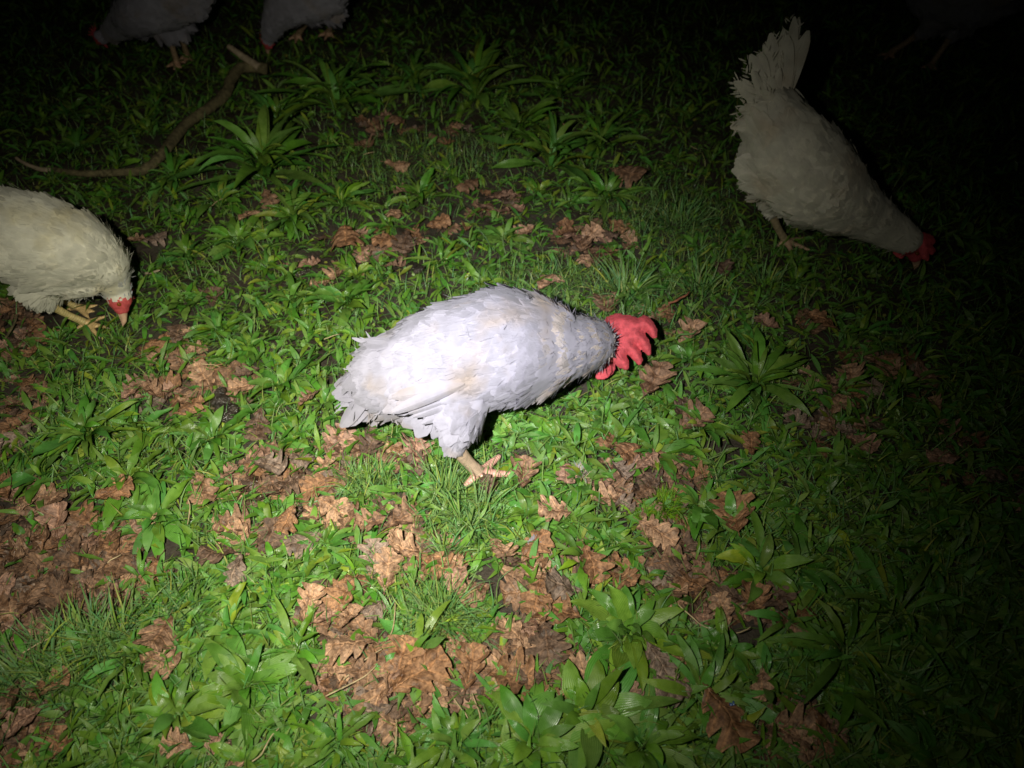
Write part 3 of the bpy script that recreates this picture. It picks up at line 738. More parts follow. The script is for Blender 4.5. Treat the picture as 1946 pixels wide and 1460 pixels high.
# --- left young hen, cut by the frame
lspec = dict(
    body=[(P(-150, 430, .25), .05, .05), (P(-80, 430, .235), .07, .072), (P(0, 440, .22), .080, .082), (P(75, 460, .205), .083, .084),
          (P(140, 476, .19), .068, .071), (P(185, 495, .165), .048, .050), (P(208, 522, .13), .034, .036), (P(218, 545, .10), .028, .028)],
    core=3, extra=[(P(135, 525, .14), .065, .048, .034), (P(85, 500, .15), .06, .055, .040)],
    legs=[leg(P(78, 530, .13), P(92, 578, .085), P(168, 620, .012), [P(200, 606, .01), P(203, 626, .01), P(188, 642, .01), P(150, 628, .01)], .045),
          leg(P(60, 500, .12), P(75, 540, .09), P(150, 590), [P(185, 585), P(190, 600), P(175, 612), P(132, 592)], .042)],
    head=dict(pos=P(226, 565, .085), beak=P(236, 610, .045), crown=(.85, .35, .35), r=.0235, comb=.005, beaklen=.030),
    wings=[dict(c=P(50, 462, .235), dir=P(130, 470, .17) - P(-60, 455, .22), side=-1, len=.24, h=.10, th=.025, outl=.8, outu=.55, n=620),
           dict(c=P(75, 410, .235), dir=P(150, 430, .17) - P(-60, 400, .24), side=1, len=.2, h=.10, th=.03, outl=.85, outu=.35, n=300)],
    tail=[(P(-140, 420, .25), [P(-260, 380, .33), P(-255, 350, .35), P(-240, 330, .36), P(-265, 410, .30), P(-250, 430, .28)], (0, -.9, .3), .03, 0.0)],
    feather=M_FC, n=3000, fuzz=2600, legk=.74, legcol=(.66, .52, .22), faceback=.05, facemat=M_PINK, headgrey=(.80, .86, 1.1), beakmat=M_BEAK)
hen("hen", "young cream hen with a pink face and grey head, cut off by the left edge", lspec, seed=5)

# --- three hens deep in the dark
def far(body, legs, head, wings, tail=None, **k):
    return dict(body=body, legs=legs, head=head, wings=wings, tail=tail, feather=M_FW, n=1200, fuzz=700, voxel=.005, core=2, nneck=1.6, fs=1.25, **k)
a = far([(P(372, -40, .25), .04, .04), (P(345, -12, .235), .07, .074), (P(305, 2, .215), .076, .082), (P(264, 24, .19), .062, .064), (P(232, 46, .14), .042, .044), (P(212, 62, .10), .032, .032)],
        [leg(P(335, 40, .14), P(342, 62, .10), P(357, 108), [P(340, 118), P(352, 122), P(366, 118), P(365, 104)], .045), leg(P(315, 45, .14), P(322, 72, .10), P(338, 124), [P(318, 130), P(332, 135), P(345, 132), P(346, 120)], .045)],
        dict(pos=P(192, 72, .075), beak=P(180, 92, .03), crown=(-1, .1, .2), r=.024, comb=.012, wattle=.014),
        [dict(c=P(318, -10, .24), dir=P(265, 10, .2) - P(360, -15, .24), side=1, len=.15, h=.09, th=.03, n=200)],
        [(P(372, -40, .25), [P(395, -120, .36), P(410, -105, .35), P(420, -90, .34)], (0, -1, .2), .03, 0)])
hen("hen", "shadowy white hen pecking far back in the dark, red face at the photo's upper left", a, seed=6)
b_ = far([(P(632, -35, .24), .036, .036), (P(606, -15, .225), .064, .068), (P(574, -6, .21), .068, .074), (P(545, 10, .185), .058, .062), (P(522, 42, .13), .038, .040), (P(514, 62, .09), .030, .030)],
        [leg(P(622, 15, .16), P(634, 30, .11), P(625, 66), [P(605, 72), P(618, 78), P(635, 74), P(634, 62)], .04), leg(P(590, 20, .15), P(585, 35, .10), P(565, 72), [P(550, 78), P(562, 84), P(575, 80), P(575, 68)], .04)],
        dict(pos=P(509, 78, .06), beak=P(508, 100, .02), crown=(-.9, .2, .2), r=.022, comb=.006, wattle=.008),
        [dict(c=P(580, -20, .235), dir=P(540, -2, .2) - P(620, -18, .23), side=1, len=.14, h=.08, th=.03, n=200)],
        [(P(632, -35, .24), [P(665, -105, .36), P(680, -90, .35), P(690, -70, .33)], (0, -1, .2), .03, 0)])
hen("hen", "dim white hen pecking behind the forked end of the fallen branch", b_, seed=7)
c_ = far([(P(1940, -60, .26), .05, .05), (P(1900, -35, .24), .095, .10), (P(1845, -20, .225), .10, .11), (P(1790, -20, .21), .085, .09), (P(1745, -45, .23), .05, .055), (P(1725, -75, .27), .036, .036)],
        [leg(P(1800, 20, .16), P(1748, 62, .09), P(1690, 105), [P(1668, 108), P(1680, 116), P(1698, 114), P(1705, 102)], .05), leg(P(1850, 20, .16), P(1808, 68, .09), P(1768, 128), [P(1750, 132), P(1762, 140), P(1778, 136), P(1782, 124)], .05)],
        dict(pos=P(1712, -100, .30), beak=P(1690, -108, .295), crown=(-.1, 0, 1), r=.026, comb=.028, wattle=.022),
        [dict(c=P(1850, -30, .26), dir=P(1790, -20, .23) - P(1890, -30, .26), side=1, len=.2, h=.12, th=.03, n=200)],
        [(P(1940, -60, .26), [P(1985, -130, .38), P(2000, -110, .37), P(2005, -90, .35)], (0, -1, .2), .03, 0)])
hen("hen", "barely visible hen striding with both legs shown in the black upper right corner", c_, seed=8)

# ------------------------------------------------------------------ fallen branch
def tube(path, radii, ns=10, r=rng, rough=0.08, name="branch", mats=(M_BARK,), caps=True):
    path = [np.asarray(p, dtype=float) for p in path]
    # resample smoothly
    pts = []; rad = []
    n = len(path)
    for i in range(n - 1):
        p0 = path[max(i - 1, 0)]; p1 = path[i]; p2 = path[i + 1]; p3 = path[min(i + 2, n - 1)]
        for k in range(6):
            t = k / 6
            pts.append(0.5 * ((2 * p1) + (-p0 + p2) * t + (2 * p0 - 5 * p1 + 4 * p2 - p3) * t * t + (-p0 + 3 * p1 - 3 * p2 + p3) * t ** 3)); rad.append(radii[i] * (1 - t) + radii[i + 1] * t)
    pts.append(path[-1]); rad.append(radii[-1]); pts = np.array(pts); rad = np.array(rad)
    d = nrm(np.gradient(pts, axis=0)); V = []
    for i in range(len(pts)):
        f, l, u = frame(d[i]); a = np.linspace(0, 2 * math.pi, ns + 1)[:-1]
        rr = rad[i] * (1 + r.normal(0, rough, ns))
        V.append(pts[i] + (np.cos(a) * rr)[:, None] * l + (np.sin(a) * rr)[:, None] * u)
    V = np.concatenate(V); m = len(pts)
    i, j = np.meshgrid(np.arange(m - 1), np.arange(ns), indexing='ij'); A = (i * ns + j).ravel(); B = (i * ns + (j + 1) % ns).ravel()
    F = np.stack([A, B, B + ns, A + ns], 1)
    k0 = len(V); V = np.concatenate([V, pts[:1], pts[-1:]])
    c = np.arange(ns); e0 = np.stack([c, np.full(ns, k0), np.full(ns, k0), (c + 1) % ns], 1)
    tri = np.concatenate([np.stack([(c + 1) % ns, c, np.full(ns, k0)], 1), np.stack([(m - 1) * ns + c, (m - 1) * ns + (c + 1) % ns, np.full(ns, k0 + 1)], 1)])
    me = bpy.data.meshes.new(name); me.from_pydata(V.tolist(), [], F.tolist() + tri.tolist())
    for q in mats: me.materials.append(q)
    me.attributes.new("tint", 'FLOAT_COLOR', 'POINT').data.foreach_set("color", np.ones(len(V) * 4, dtype=np.float32))
    me.polygons.foreach_set("use_smooth", np.ones(len(me.polygons), dtype=bool)); me.update()
    return me
br = empty("fallen_branch", tuple(P(350, 245)))
tag(br, "crooked brown branch lying on the ground, forked at one broken end, upper left", "branch")
def rel(me, o):
    me.transform(Matrix.Translation(-Vector(o.location))); return me
obj("main_limb", rel(tube([P(95, 322, .02), P(155, 330, .02), P(225, 328, .022), P(275, 322, .024), P(315, 285, .03), P(350, 240, .03), P(398, 205, .032), P(428, 180, .035), P(440, 150, .045), P(462, 128, .05), P(508, 132, .04)],
    [.006, .008, .0095, .011, .0125, .013, .014, .015, .0155, .016, .0165], 12), br), br)
obj("side_shoot", rel(tube([P(492, 128, .05), P(468, 112, .07), P(448, 98, .09), P(434, 88, .10)], [.0125, .0105, .0095, .008], 9, mats=(M_CUT,)), br), br)
obj("thin_end", rel(tube([P(98, 323, .02), P(78, 322, .025), P(50, 312, .035), P(30, 300, .045)], [.006, .0058, .005, .0035], 8, mats=(M_CUT,)), br), br)

# ------------------------------------------------------------------ plantain plants (each its own thing)
# a plant: pixel, leaf length, leaf width, number of leaves, how upright
BIG = [(500, 340, .235, .036, 38, .72, "large tufted plantain clump with upright leaves beside the fallen branch"),
       (640, 205, .23, .034, 38, .75, "dark spreading plantain clump near the forked branch end"),
       (905, 195, .225, .035, 36, .72, "broad-leaved plantain clump at the far edge of the torchlight"),
       (1045, 325, .20, .027, 38, .85, "narrow-leaved upright plantain clump above the bright hen's back"),
       (985, 265, .16, .028, 24, .7, "plantain clump behind the narrow-leaved upright one"),
       (560, 430, .12, .024, 26, .5, "leafy plantain below the large tufted clump, toward the bright hen"),
       (650, 395, .12, .024, 24, .5, "leafy plantain right of the large tufted clump, beside the pale grass"),
       (335, 350, .12, .022, 22, .5, "plantain right below the fallen branch's lower bend"),
       (1140, 285, .13, .022, 24, .6, "dim plantain above and right of the narrow-leaved clump"),
       (1150, 385, .12, .022, 24, .5, "plantain beside the lone large oak leaf behind the comb"),
       (530, 235, .13, .024, 22, .6, "dark plantain between the tufted clump and the branch"),
       (790, 165, .14, .024, 22, .6, "dark plantain between the two far broad clumps"),
       (1060, 195, .15, .024, 24, .6, "dark plantain far behind the narrow-leaved clump"),
       (960, 455, .08, .02, 18, .4, "low plantain between brown leaves above the bright hen's back"),
       (455, 470, .10, .022, 22, .4, "plantain with wet leaves above the short straw left of the bright hen"),
       (1190, 1215, .098, .034, 22, .6, "glossy broad plantain beside the curled brown oak leaves below the bright hen"),
       (1110, 1370, .105, .035, 26, .45, "biggest bright plantain at the bottom edge of the picture"),
       (1010, 1430, .10, .034, 22, .4, "bright plantain at the bottom edge, touching the biggest one"),
       (1215, 1430, .10, .034, 22, .4, "glossy plantain at the bottom edge under the lobed ginger leaves"),
       (1430, 745, .135, .022, 30, .5, "many-leaved plantain spreading in the dim grass past the red comb"),
       (1240, 870, .085, .021, 16, .4, "flat plantain rosette above the matted brown leaves beside the bright hen"),
       (1330, 820, .09, .02, 18, .45, "plantain in front of the many-leaved dim one"),
       (175, 840, .10, .021, 36, .6, "wide tufted plantain clump on the left below the cream hen"),
       (300, 990, .075, .024, 24, .3, "plantain rosette beside the dark bare patch on the left"),
       (250, 920, .09, .022, 18, .5, "plantain joining the wide clump on the left"),
       (60, 1035, .048, .011, 13, .2, "small lone plantain rosette on the brown leaf mat at the left edge"),
       (470, 1310, .088, .027, 30, .35, "long-leaved plantain rosette in the lower left green patch"),
       (340, 1370, .085, .027, 28, .35, "plantain with yellow-green heart in the lower left"),
       (440, 1200, .08, .02, 16, .5, "shiny plantain above the lower left green patch"),
       (560, 1245, .085, .018, 18, .4, "striped plantain reaching onto the bare soil in the lower middle left"),
       (1040, 890, .062, .018, 12, .3, "low plantain next to the bright hen's toes"),
       (1000, 990, .075, .022, 15, .4, "round-leaved plantain above the small white feather"),
       (1110, 920, .07, .019, 15, .35, "plantain around the mouldy grey tuft"),
       (1390, 1010, .085, .022, 18, .4, "plantain beside the lone ginger oak leaf on the dim side"),
       (1330, 960, .085, .022, 18, .4, "wet plantain above the bright green moss"),
       (1440, 1090, .09, .024, 16, .35, "plantain fading into the dark right of the ginger leaves"),
       (1370, 1245, .075, .019, 18, .45, "spiky plantain at the edge of the dark in the lower right"),
       (1600, 1250, .13, .015, 26, .3, "long narrow-leaved plantain lost in the dark at the lower right"),
       (1700, 1180, .11, .015, 20, .35, "dark narrow plantain furthest into the lower right shadow"),
       (1330, 1330, .09, .02, 18, .4, "plantain beside the large ginger oak leaf at the bottom"),
       (560, 590, .085, .022, 18, .6, "upright plantain beside the dark dropping under the cream hen's far side"),
       (660, 590, .085, .024, 16, .65, "plantain with one broad pale blade behind the bright hen's tail"),
       (420, 640, .085, .02, 18, .4, "plantain between the cream hen and the bright hen"),
       (540, 740, .085, .022, 16, .35, "glossy plantain left of the bright hen's tail"),
       (620, 780, .07, .02, 14, .35, "bluish plantain touching the bright hen's tail feathers"),
       (360, 495, .09, .022, 16, .45, "plantain above the pale quill beside the cream hen"),
       (1210, 560, .08, .02, 14, .6, "upright plantain right behind the red comb"),
       (1310, 690, .08, .022, 16, .4, "plantain in front of the pale curved grass blade"),
       (800, 380, .10, .022, 18, .5, "plantain with a curled brown leaf on it above the bright hen"),
       (420, 400, .11, .022, 18, .45, "plantain lying flat below the large tufted clump"),
       (1060, 830, .07, .02, 14, .4, "plantain in the bright hen's breast shadow"),
       (1150, 790, .07, .018, 14, .35, "plantain under the bright hen's neck shadow"),
       (870, 1430, .085, .02, 16, .4, "plantain on the bare soil at the bottom middle"),
       (640, 1420, .08, .018, 16, .35, "grey-green plantain at the bottom edge beside a thin twig"),
       (1020, 1160, .05, .013, 8, .7, "tiny upright plantain on the bare soil"),
       (690, 1150, .055, .014, 10, .4, "small dark plantain between two oak leaf heaps")]
hen_clear = [P(u, v) for u, v in ((915, 905), (945, 890), (960, 905))]
r1 = np.random.default_rng(21)
plants = []
for (u, v, L, W, nl, er, lab) in BIG:
    p = P(u, v); me = rosette_mesh(nl, L, W, er, r1)
    o = obj("plantain_plant", me, None, (p[0], p[1], float(hfun(p[0], p[1])))); o.rotation_euler = (r1.normal(0, .06), r1.normal(0, .06), r1.uniform(0, 6.28))
    tag(o, lab, "plant", "plantain plants in the grass"); plants.append((u, v, p[0], p[1], L * .7))
# variants reused for the smaller plants
VAR = [rosette_mesh(int(r1.integers(9, 18)), r1.uniform(.048, .078), r1.uniform(.012, .019), r1.uniform(.1, .7), r1, r1.uniform(0, .12)) for _ in range(22)]

LAND = [(915, 900, "the bright hen's feet"), (690, 800, "the bright hen's tail"), (1240, 640, "the red comb"), (1100, 770, "the bright hen's neck shadow"), (960, 520, "the bright hen's back"),
        (180, 640, "the cream hen's feet"), (260, 500, "the cream hen's shadow"), (1012, 1030, "the small white feather"), (1260, 960, "the bright green moss"), (840, 1180, "the round grass tuft"),
        (920, 1110, "the bare soil patch"), (1190, 1215, "the glossy broad plantain"), (1110, 1370, "the biggest bright plantain"), (424, 775, "the wet dark dropping"), (60, 1035, "the small lone rosette"),
        (1490, 465, "the dim hen's foot"), (500, 335, "the tufted clump"), (1045, 320, "the narrow-leaved clump"), (350, 245, "the fallen branch"), (1430, 745, "the many-leaved dim plantain"),
        (175, 840, "the wide left clump"), (470, 1310, "the long-leaved rosette"), (170, 1240, "the lower left grass"), (1370, 1370, "the large ginger leaf"), (640, 200, "the dark spreading clump"),
        (905, 185, "the far broad-leaved clump"), (1745, 490, "the dim hen's head"), (860, 1355, "the bottom dark soil"), (1600, 1250, "the long dark plantain"), (1200, 150, "the dark upper middle"), (1320, 60, "the black top edge"), (1100, 60, "the dark strip beyond the broad clump"), (1600, 560, "the dark ground past the dim head"), (750, 465, "the leaves above the bright tail"),
        (1120, 460, "the leaf heap above the comb"), (1230, 920, "the mat right of the bright hen"), (110, 1110, "the big left leaf mat"), (1420, 1190, "the dark soil hollow"), (1800, 800, "the black right edge"), (560, 1420, "the bottom bare strip"), (330, 1060, "the bare patch by the leaf mat")]
def place_words(u, v):
    k = min(LAND, key=lambda q: (q[0] - u) ** 2 + (q[1] - v) ** 2); du = u - k[0]; dv = v - k[1]
    dist = math.hypot(du, dv)
    if dist < 35: return "right at " + k[2]
    s = "just " if dist < 75 else ("" if dist < 130 else "well ")
    if abs(du) > 1.8 * abs(dv): w_ = "right of " if du > 0 else "left of "
    elif abs(dv) > 1.8 * abs(du): w_ = "below " if dv > 0 else "above "
    else: w_ = ("below and " if dv > 0 else "above and ") + ("right of " if du > 0 else "left of ")
    return s + w_ + k[2]
def relabel(items, kindword, cat, group):
    """items: (object, u, v, look). Same words twice -> tell them apart by place."""
    by = {}
    for it in items:
        by.setdefault(it[3] + " " + kindword + " " + place_words(it[1], it[2]), []).append(it)
    for lab, its in by.items():
        its.sort(key=lambda q: q[1])
        for i, it in enumerate(its):
            n = len(its); ex = ""
            if n == 2: ex = (", left one", ", right one")[i]
            elif n == 3: ex = (", leftmost", ", middle one", ", rightmost")[i]
            elif n > 3: ex = (", leftmost", ", second from left", ", third", ", fourth", ", fifth", ", sixth", ", seventh", ", eighth", ", rightmost")[min(i, 8)]
            full = lab + ex
            if len(full.split()) > 16: full = full.replace('just ', '').replace('well ', '')
            tag(it[0], full, cat, group)

small = []
r2 = np.random.default_rng(33); tries = 0
while len(small) < 235 and tries < 60000:
    tries += 1
    u = r2.uniform(-60, 1900); v = r2.uniform(60, 1500) if r2.random() < .8 else r2.uniform(0, 400)
    if u > 1600 and r2.random() < .6: continue
    p = P(u, v); x, y = p[0], p[1]
    if r2.random() < dens(LITTER, x, y) * .93 or r2.random() < dens(BARE, x, y) or r2.random() < dens(FINE, x, y) * .85: continue
    if v < 470 and r2.random() < .45: continue
    dmin = .048 if v > 500 else .075
    if any((x - q[2]) ** 2 + (y - q[3]) ** 2 < max(dmin, q[4] * .62) ** 2 for q in plants): continue
    if any((x - c[0]) ** 2 + (y - c[1]) ** 2 < .05 ** 2 for c in hen_clear): continue
    sc = r2.uniform(.75, 1.25)
    me = VAR[int(r2.integers(len(VAR)))]
    o = obj("plantain_plant", me, None, (x, y, float(hfun(x, y)))); o.scale = (sc,) * 3; o.rotation_euler = (r2.normal(0, .08), r2.normal(0, .08), r2.uniform(0, 6.28))
    plants.append((u, v, x, y, .045 * sc)); look = "larger low" if sc > 1.2 else ("tiny flat" if sc < .92 else "low green")
    small.append((o, u, v, look))
relabel(small, "plantain", "plant", "plantain plants in the grass")

# ------------------------------------------------------------------ grass tufts that stand out
def tuft_mesh(n, L, W, spread, r, mat=M_GRASS, lo=35):
    az = r.uniform(0, 6.283, n); el = np.clip(r.normal(R(62), R(20), n), R(lo) * .5, R(88))
    rad = spread * np.sqrt(r.random(n)); b = np.stack([np.cos(az) * rad, np.sin(az) * rad, np.zeros(n)], 1)
    V, F, uv = strips(b, az + r.normal(0, .6, n), el, L * r.uniform(.5, 1.15, n), W * r.uniform(.7, 1.3, n), r.uniform(R(15), R(85), n), w_blade, 6, 3, .3, r.normal(0, .5, n), r.normal(0, .3, n), r)
    V[:, 2] = np.maximum(V[:, 2], .001)
    return mesh_from("grass_tuft", V, F, [mat], green_tints(n, 18, .1, 0, r), uv)
TUFTS = [(842, 1180, 230, .060, .0022, .022, "round bright grass tuft below the bright hen, beside bare soil"),
         (845, 950, 110, .075, .0024, .02, "tall loose grass tuft growing at the bright hen's toes"),
         (905, 1000, 90, .08, .0026, .03, "grass tuft just below the bright hen's toes, blades leaning outward"),
         (700, 925, 140, .045, .002, .035, "fine grass tuft below the bright hen's tail"),
         (160, 1250, 150, .065, .0028, .045, "long-bladed grass tuft by the leaf mat at the lower left"),
         (225, 1225, 80, .080, .0030, .03, "grass tuft with long blades leaning toward the bare soil, lower left"),
         (850, 1060, 50, .05, .0022, .012, "sparse grass tuft above the round bright one"),
         (1190, 560, 90, .09, .004, .03, "pale grass tuft directly behind the red comb"),
         (1330, 560, 70, .07, .003, .03, "dim grass tuft past the red comb"),
         (1290, 430, 110, .07, .003, .05, "bluish dim grass tuft between the comb and the dim hen"),
         (735, 1090, 40, .05, .002, .012, "wisp of grass between brown oak leaves in the lower middle"),
         (350, 1160, 110, .05, .0022, .04, "short fine grass tuft above the lower left green patch"),
         (60, 1310, 80, .08, .003, .035, "grass tuft in the dim lower left corner"),
         (1460, 545, 60, .06, .003, .03, "grass tuft just below the dim hen's foot"),
         (1700, 1330, 60, .07, .003, .04, "grass tuft deep in the lower right shadow")]
for (u, v, n, L, W, sp, lab) in TUFTS:
    p = P(u, v); o = obj("grass_tuft", tuft_mesh(n, L, W, sp, r2), None, (p[0], p[1], float(hfun(p[0], p[1]))))
    tag(o, lab, "grass tuft", "grass tufts")

# ------------------------------------------------------------------ uncountable ground cover
def scatter(n, accept, r, umax=1946, vmin=0):
    out = []; got = 0
    while got < n:
        u = r.uniform(-120, 2060, n); v = r.uniform(-60, 1560, n)
        q = P(0, 0)
        a = (u - 973) / FPX; b = (730 - v) / FPX
        dy = math.cos(PITCH) + b * math.sin(PITCH); dz = -math.sin(PITCH) + b * math.cos(PITCH); t = -CAM_H / dz
        x = a * t; y = dy * t; k = r.random(n) < accept(x, y, u, v)
        out.append(np.stack([x[k], y[k]], 1)); got += int(k.sum())
    return np.concatenate(out)[:n]
r3 = np.random.default_rng(44)
def cover(n, accept, Lr, Wr, elr, dr, wf, nu, nv, mat, name, label, cat, yell=.1, fold=.25, zoff=0.0, dark=0.0):
    xy = scatter(n, accept, r3); z = hfun(xy[:, 0], xy[:, 1]) + zoff
    b = np.stack([xy[:, 0], xy[:, 1], z + r3.uniform(0, .004, n)], 1); sc = np.where(xy[:, 1] > 1.9, 1.25, 1.0)
    V, F, uv = strips(b, r3.uniform(0, 6.283, n), r3.uniform(*elr, n), r3.uniform(*Lr, n) * sc, r3.uniform(*Wr, n) * sc, r3.uniform(*dr, n), wf, nu, nv, fold, r3.normal(0, .5, n), r3.normal(0, .4, n), r3)
    zz = hfun(V[:, 0], V[:, 1]); V[:, 2] = np.maximum(V[:, 2], zz + .0015)
    tag(obj(name, mesh_from(name, V, F, [mat], green_tints(n, nu * nv, yell, dark, r3), uv)), label, cat, None, "stuff")
lit = lambda x, y: dens(LITTER, x, y); bar = lambda x, y: dens(BARE, x, y); fin = lambda x, y: dens(FINE, x, y)
cover(27000, lambda x, y, u, v: np.clip(1 - .93 * lit(x, y) - .97 * bar(x, y) - .5 * fin(x, y), .015, 1), (.018, .055), (.0045, .0105), (R(5), R(60)), (R(10), R(70)), w_plantain, 7, 3, M_PLANT,
      "ground_cover", "small glossy green leaves carpeting the damp ground between the plantains", "ground cover", .1)
cover(9000, lambda x, y, u, v: np.clip(1 - .8 * lit(x, y) - .85 * bar(x, y), .04, 1), (.006, .014), (.004, .010), (R(0), R(40)), (R(0), R(30)), w_oval, 4, 3, M_WEED,
      "clover_and_weeds", "tiny round weed leaves filling gaps in the green", "weeds", .25, .15)
cover(42000, lambda x, y, u, v: np.clip(.22 + .9 * fin(x, y) - .2 * lit(x, y) - .3 * bar(x, y), .015, 1), (.018, .055), (.0010, .0026), (R(15), R(80)), (R(10), R(90)), w_blade, 5, 2, M_GRASS,
      "grass", "short fine grass thickest behind the bright hen and in pale patches", "grass", .18, .3)

# ------------------------------------------------------------------ oak leaves
OAK_TONES = {"pale tan": (.41, .25, .155), "ginger": (.31, .165, .085), "mid brown": (.26, .152, .092), "dark brown": (.15, .095, .065), "pinkish brown": (.37, .22, .155), "greyish brown": (.26, .19, .15)}
def oak_arrays(n, r, L, curl, bend):
    nu, nv = 38, 9
    t = np.linspace(0, 1, nu)[None, :]; u = np.linspace(-1, 1, nv)
    ph = r.uniform(-.5, .5, n)[:, None]; lob = r.uniform(3.6, 4.6, n)[:, None]; dep = r.uniform(.36, .62, n)[:, None]
    env = np.clip(np.sin(np.pi * np.clip((t - .13) / .87, 0, 1) ** 1.35), 0, 1) ** .55
    out = []
    for sgn in (0, .6):
        wv = np.cos(2 * np.pi * (lob * (t - .14) + ph + sgn * r.uniform(0, .35, n)[:, None]) )
        out.append(env * (1.06 - dep * (0.5 - 0.5 * wv) ** 2.4) * (1 + .025 * r.normal(0, 1, (n, nu))))
    wl, wr = out
    stem = (t < .14)
    wl = np.where(stem, .022, np.maximum(wl, .022)); wr = np.where(stem, .022, np.maximum(wr, .022))
    asp = r.uniform(.26, .36, n)[:, None] * L[:, None]
    W = np.where(u[None, None, :] < 0, wl[:, :, None], wr[:, :, None]) * asp[:, :, None] * u[None, None, :]
    # lobes sweep forward
    Xc = (t * L[:, None])[:, :, None] + np.abs(W) * .35
    side = W
    z = curl[:, None, None] * (W / asp[:, :, None]) ** 2 * asp[:, :, None] + bend[:, None, None] * ((t - .5) ** 2)[:, :, None] * L[:, None, None]
    a, b, c = (r.uniform(0, 6, n)[:, None, None] for _ in range(3))
    z = z + .0019 * np.sin(Xc * 150 + a + W * 90) + .0022 * np.sin(W * 240 + b + Xc * 60) + .0009 * np.sin(Xc * 420 + c) + np.abs(W) * .10 + r.normal(0, .0005, (n, nu, nv))
    V = np.stack([Xc - .55 * L[:, None, None], side, z + np.zeros_like(W)], -1)
    uv = np.zeros((n, nu, nv, 2)); uv[..., 0] = u; uv[..., 1] = t[..., None]
    F0 = grid_faces(nu, nv)
    return V, F0, uv
def oak_mesh(r, L, curl, bend):
    V, F, uv = oak_arrays(1, r, np.array([L]), np.array([curl]), np.array([bend])); V = V.reshape(-1, 3)
    V[:, 2] -= V[:, 2].min(); t = np.ones((len(V), 3))
    return mesh_from("oak_leaf", V, F, [M_OAK], t, uv.reshape(-1, 2))
r4 = np.random.default_rng(55)
OV = [oak_mesh(r4, 1.0 * .075, r4.uniform(-.6, .75), r4.uniform(-.4, .6)) for _ in range(34)]
HAND = [(388, 722), (363, 786), (298, 757), (464, 740), (590, 775), (493, 815), (640, 844), (514, 894), (554, 922), (611, 926), (633, 973), (385, 930), (439, 998), (554, 1002), (514, 1031), (419, 1063), (590, 1153), (658, 1135),
        (119, 1005), (223, 948), (227, 1088), (711, 1000), (769, 992), (776, 1057), (823, 1079), (737, 1093), (949, 1057), (1014, 1055), (647, 1136), (665, 1183), (719, 1165), (873, 1111), (902, 1136), (1064, 1129), (1064, 1169),
        (1021, 1140), (1118, 1082), (1183, 1104), (1247, 1014), (1265, 1068), (647, 1277), (672, 1244), (697, 1287), (765, 1273), (801, 1295), (830, 1323), (715, 1366), (794, 1363), (895, 1280), (945, 1273), (970, 1291), (1014, 1248),
        (1039, 1233), (1014, 1302), (1114, 1291), (1183, 1323), (1247, 1269), (978, 1219), (711, 242), (757, 240), (864, 252), (687, 281), (753, 318), (771, 380), (930, 404), (954, 376), (892, 363), (514, 388), (473, 420), (436, 454),
        (662, 470), (736, 466), (769, 466), (831, 429), (753, 425), (1000, 441), (1082, 450), (748, 511), (621, 462), (1241, 731), (1616, 727), (1558, 625), (1455, 629), (1295, 785), (1315, 806), (1570, 818), (1422, 855), (1677, 707),
        (1393, 991), (1237, 912), (1225, 888), (1286, 904), (1220, 950), (1241, 1011), (1295, 1077), (1385, 1139), (1430, 1155), (1467, 1139), (1517, 1164), (1370, 1372), (1447, 1306), (1497, 1389), (1551, 1394), (1524, 1430), (1195, 348),
        (1375, 522), (1120, 455), (1105, 470), (1150, 450), (1172, 435), (1090, 458), (1152, 578), (1190, 865), (1155, 830), (700, 860), (745, 880), (790, 870), (993, 905), (1175, 900), (1160, 950), (340, 645), (372, 640), (318, 655),
        (405, 570), (300, 465), (270, 470), (425, 760), (475, 715), (455, 1090), (310, 1215), (300, 1260), (100, 1320), (60, 1380), (30, 1340), (345, 1420), (1075, 905), (925, 925), (1055, 985), (1040, 540), (1310, 640)]
SPECIAL = {(1241, 731): ("mid brown", 1.25, 1.0), (1370, 1372): ("ginger", 1.35, -1.1), (1393, 991): ("ginger", 1.2, 1.5), (590, 1153): ("pale tan", .75, 1.4), (439, 998): ("mid brown", .85, .3), (640, 844): ("pinkish brown", 1.0, 1.2), (993, 905): ("mid brown", .95, 1.5),
           (388, 722): ("pale tan", 1.0, 2.2), (363, 786): ("ginger", .85, .7), (1195, 348): ("mid brown", 1.3, -.8), (930, 404): ("pinkish brown", 1.2, -1.2), (1616, 727): ("pale tan", .9, 1.3), (1387, 1142): ("ginger", 1.1, 0), (925, 925): ("dark brown", .6, -.9), (1014, 1055): ("ginger", .9, .9), (765, 1273): ("ginger", 1.0, 1.3), (801, 1295): ("ginger", 1.2, .6), (895, 1280): ("ginger", .9, 1.4)}
leaves = []; tn = list(OAK_TONES)
def put_leaf(u, v, tone, sc, rot, lift):
    p = P(u, v, .01); o = obj("oak_leaf", OV[int(r4.integers(len(OV)))], None, (p[0], p[1], float(hfun(p[0], p[1])) + lift))
    o.scale = (sc, sc * r4.uniform(.9, 1.25), sc); o.rotation_euler = (r4.normal(0, .22), r4.normal(0, .20), rot)
    c = np.array(OAK_TONES[tone]) * r4.uniform(.9, 1.1); o.color = (c[0], c[1], c[2], 1)
    leaves.append((o, u, v, ("small " if sc < .75 else "large " if sc > 1.1 else "") + tone)); return o
PR = [.26, .16, .22, .09, .18, .09]
for (u, v) in HAND:
    if (u, v) in SPECIAL: tone, sc, rot = SPECIAL[(u, v)]
    else: tone, sc, rot = tn[r4.choice(6, p=PR)], r4.uniform(.62, 1.0), r4.uniform(0, 6.28)
    if v < 600: sc *= 1.15
    put_leaf(u, v, tone, sc, rot, r4.uniform(.012, .026))
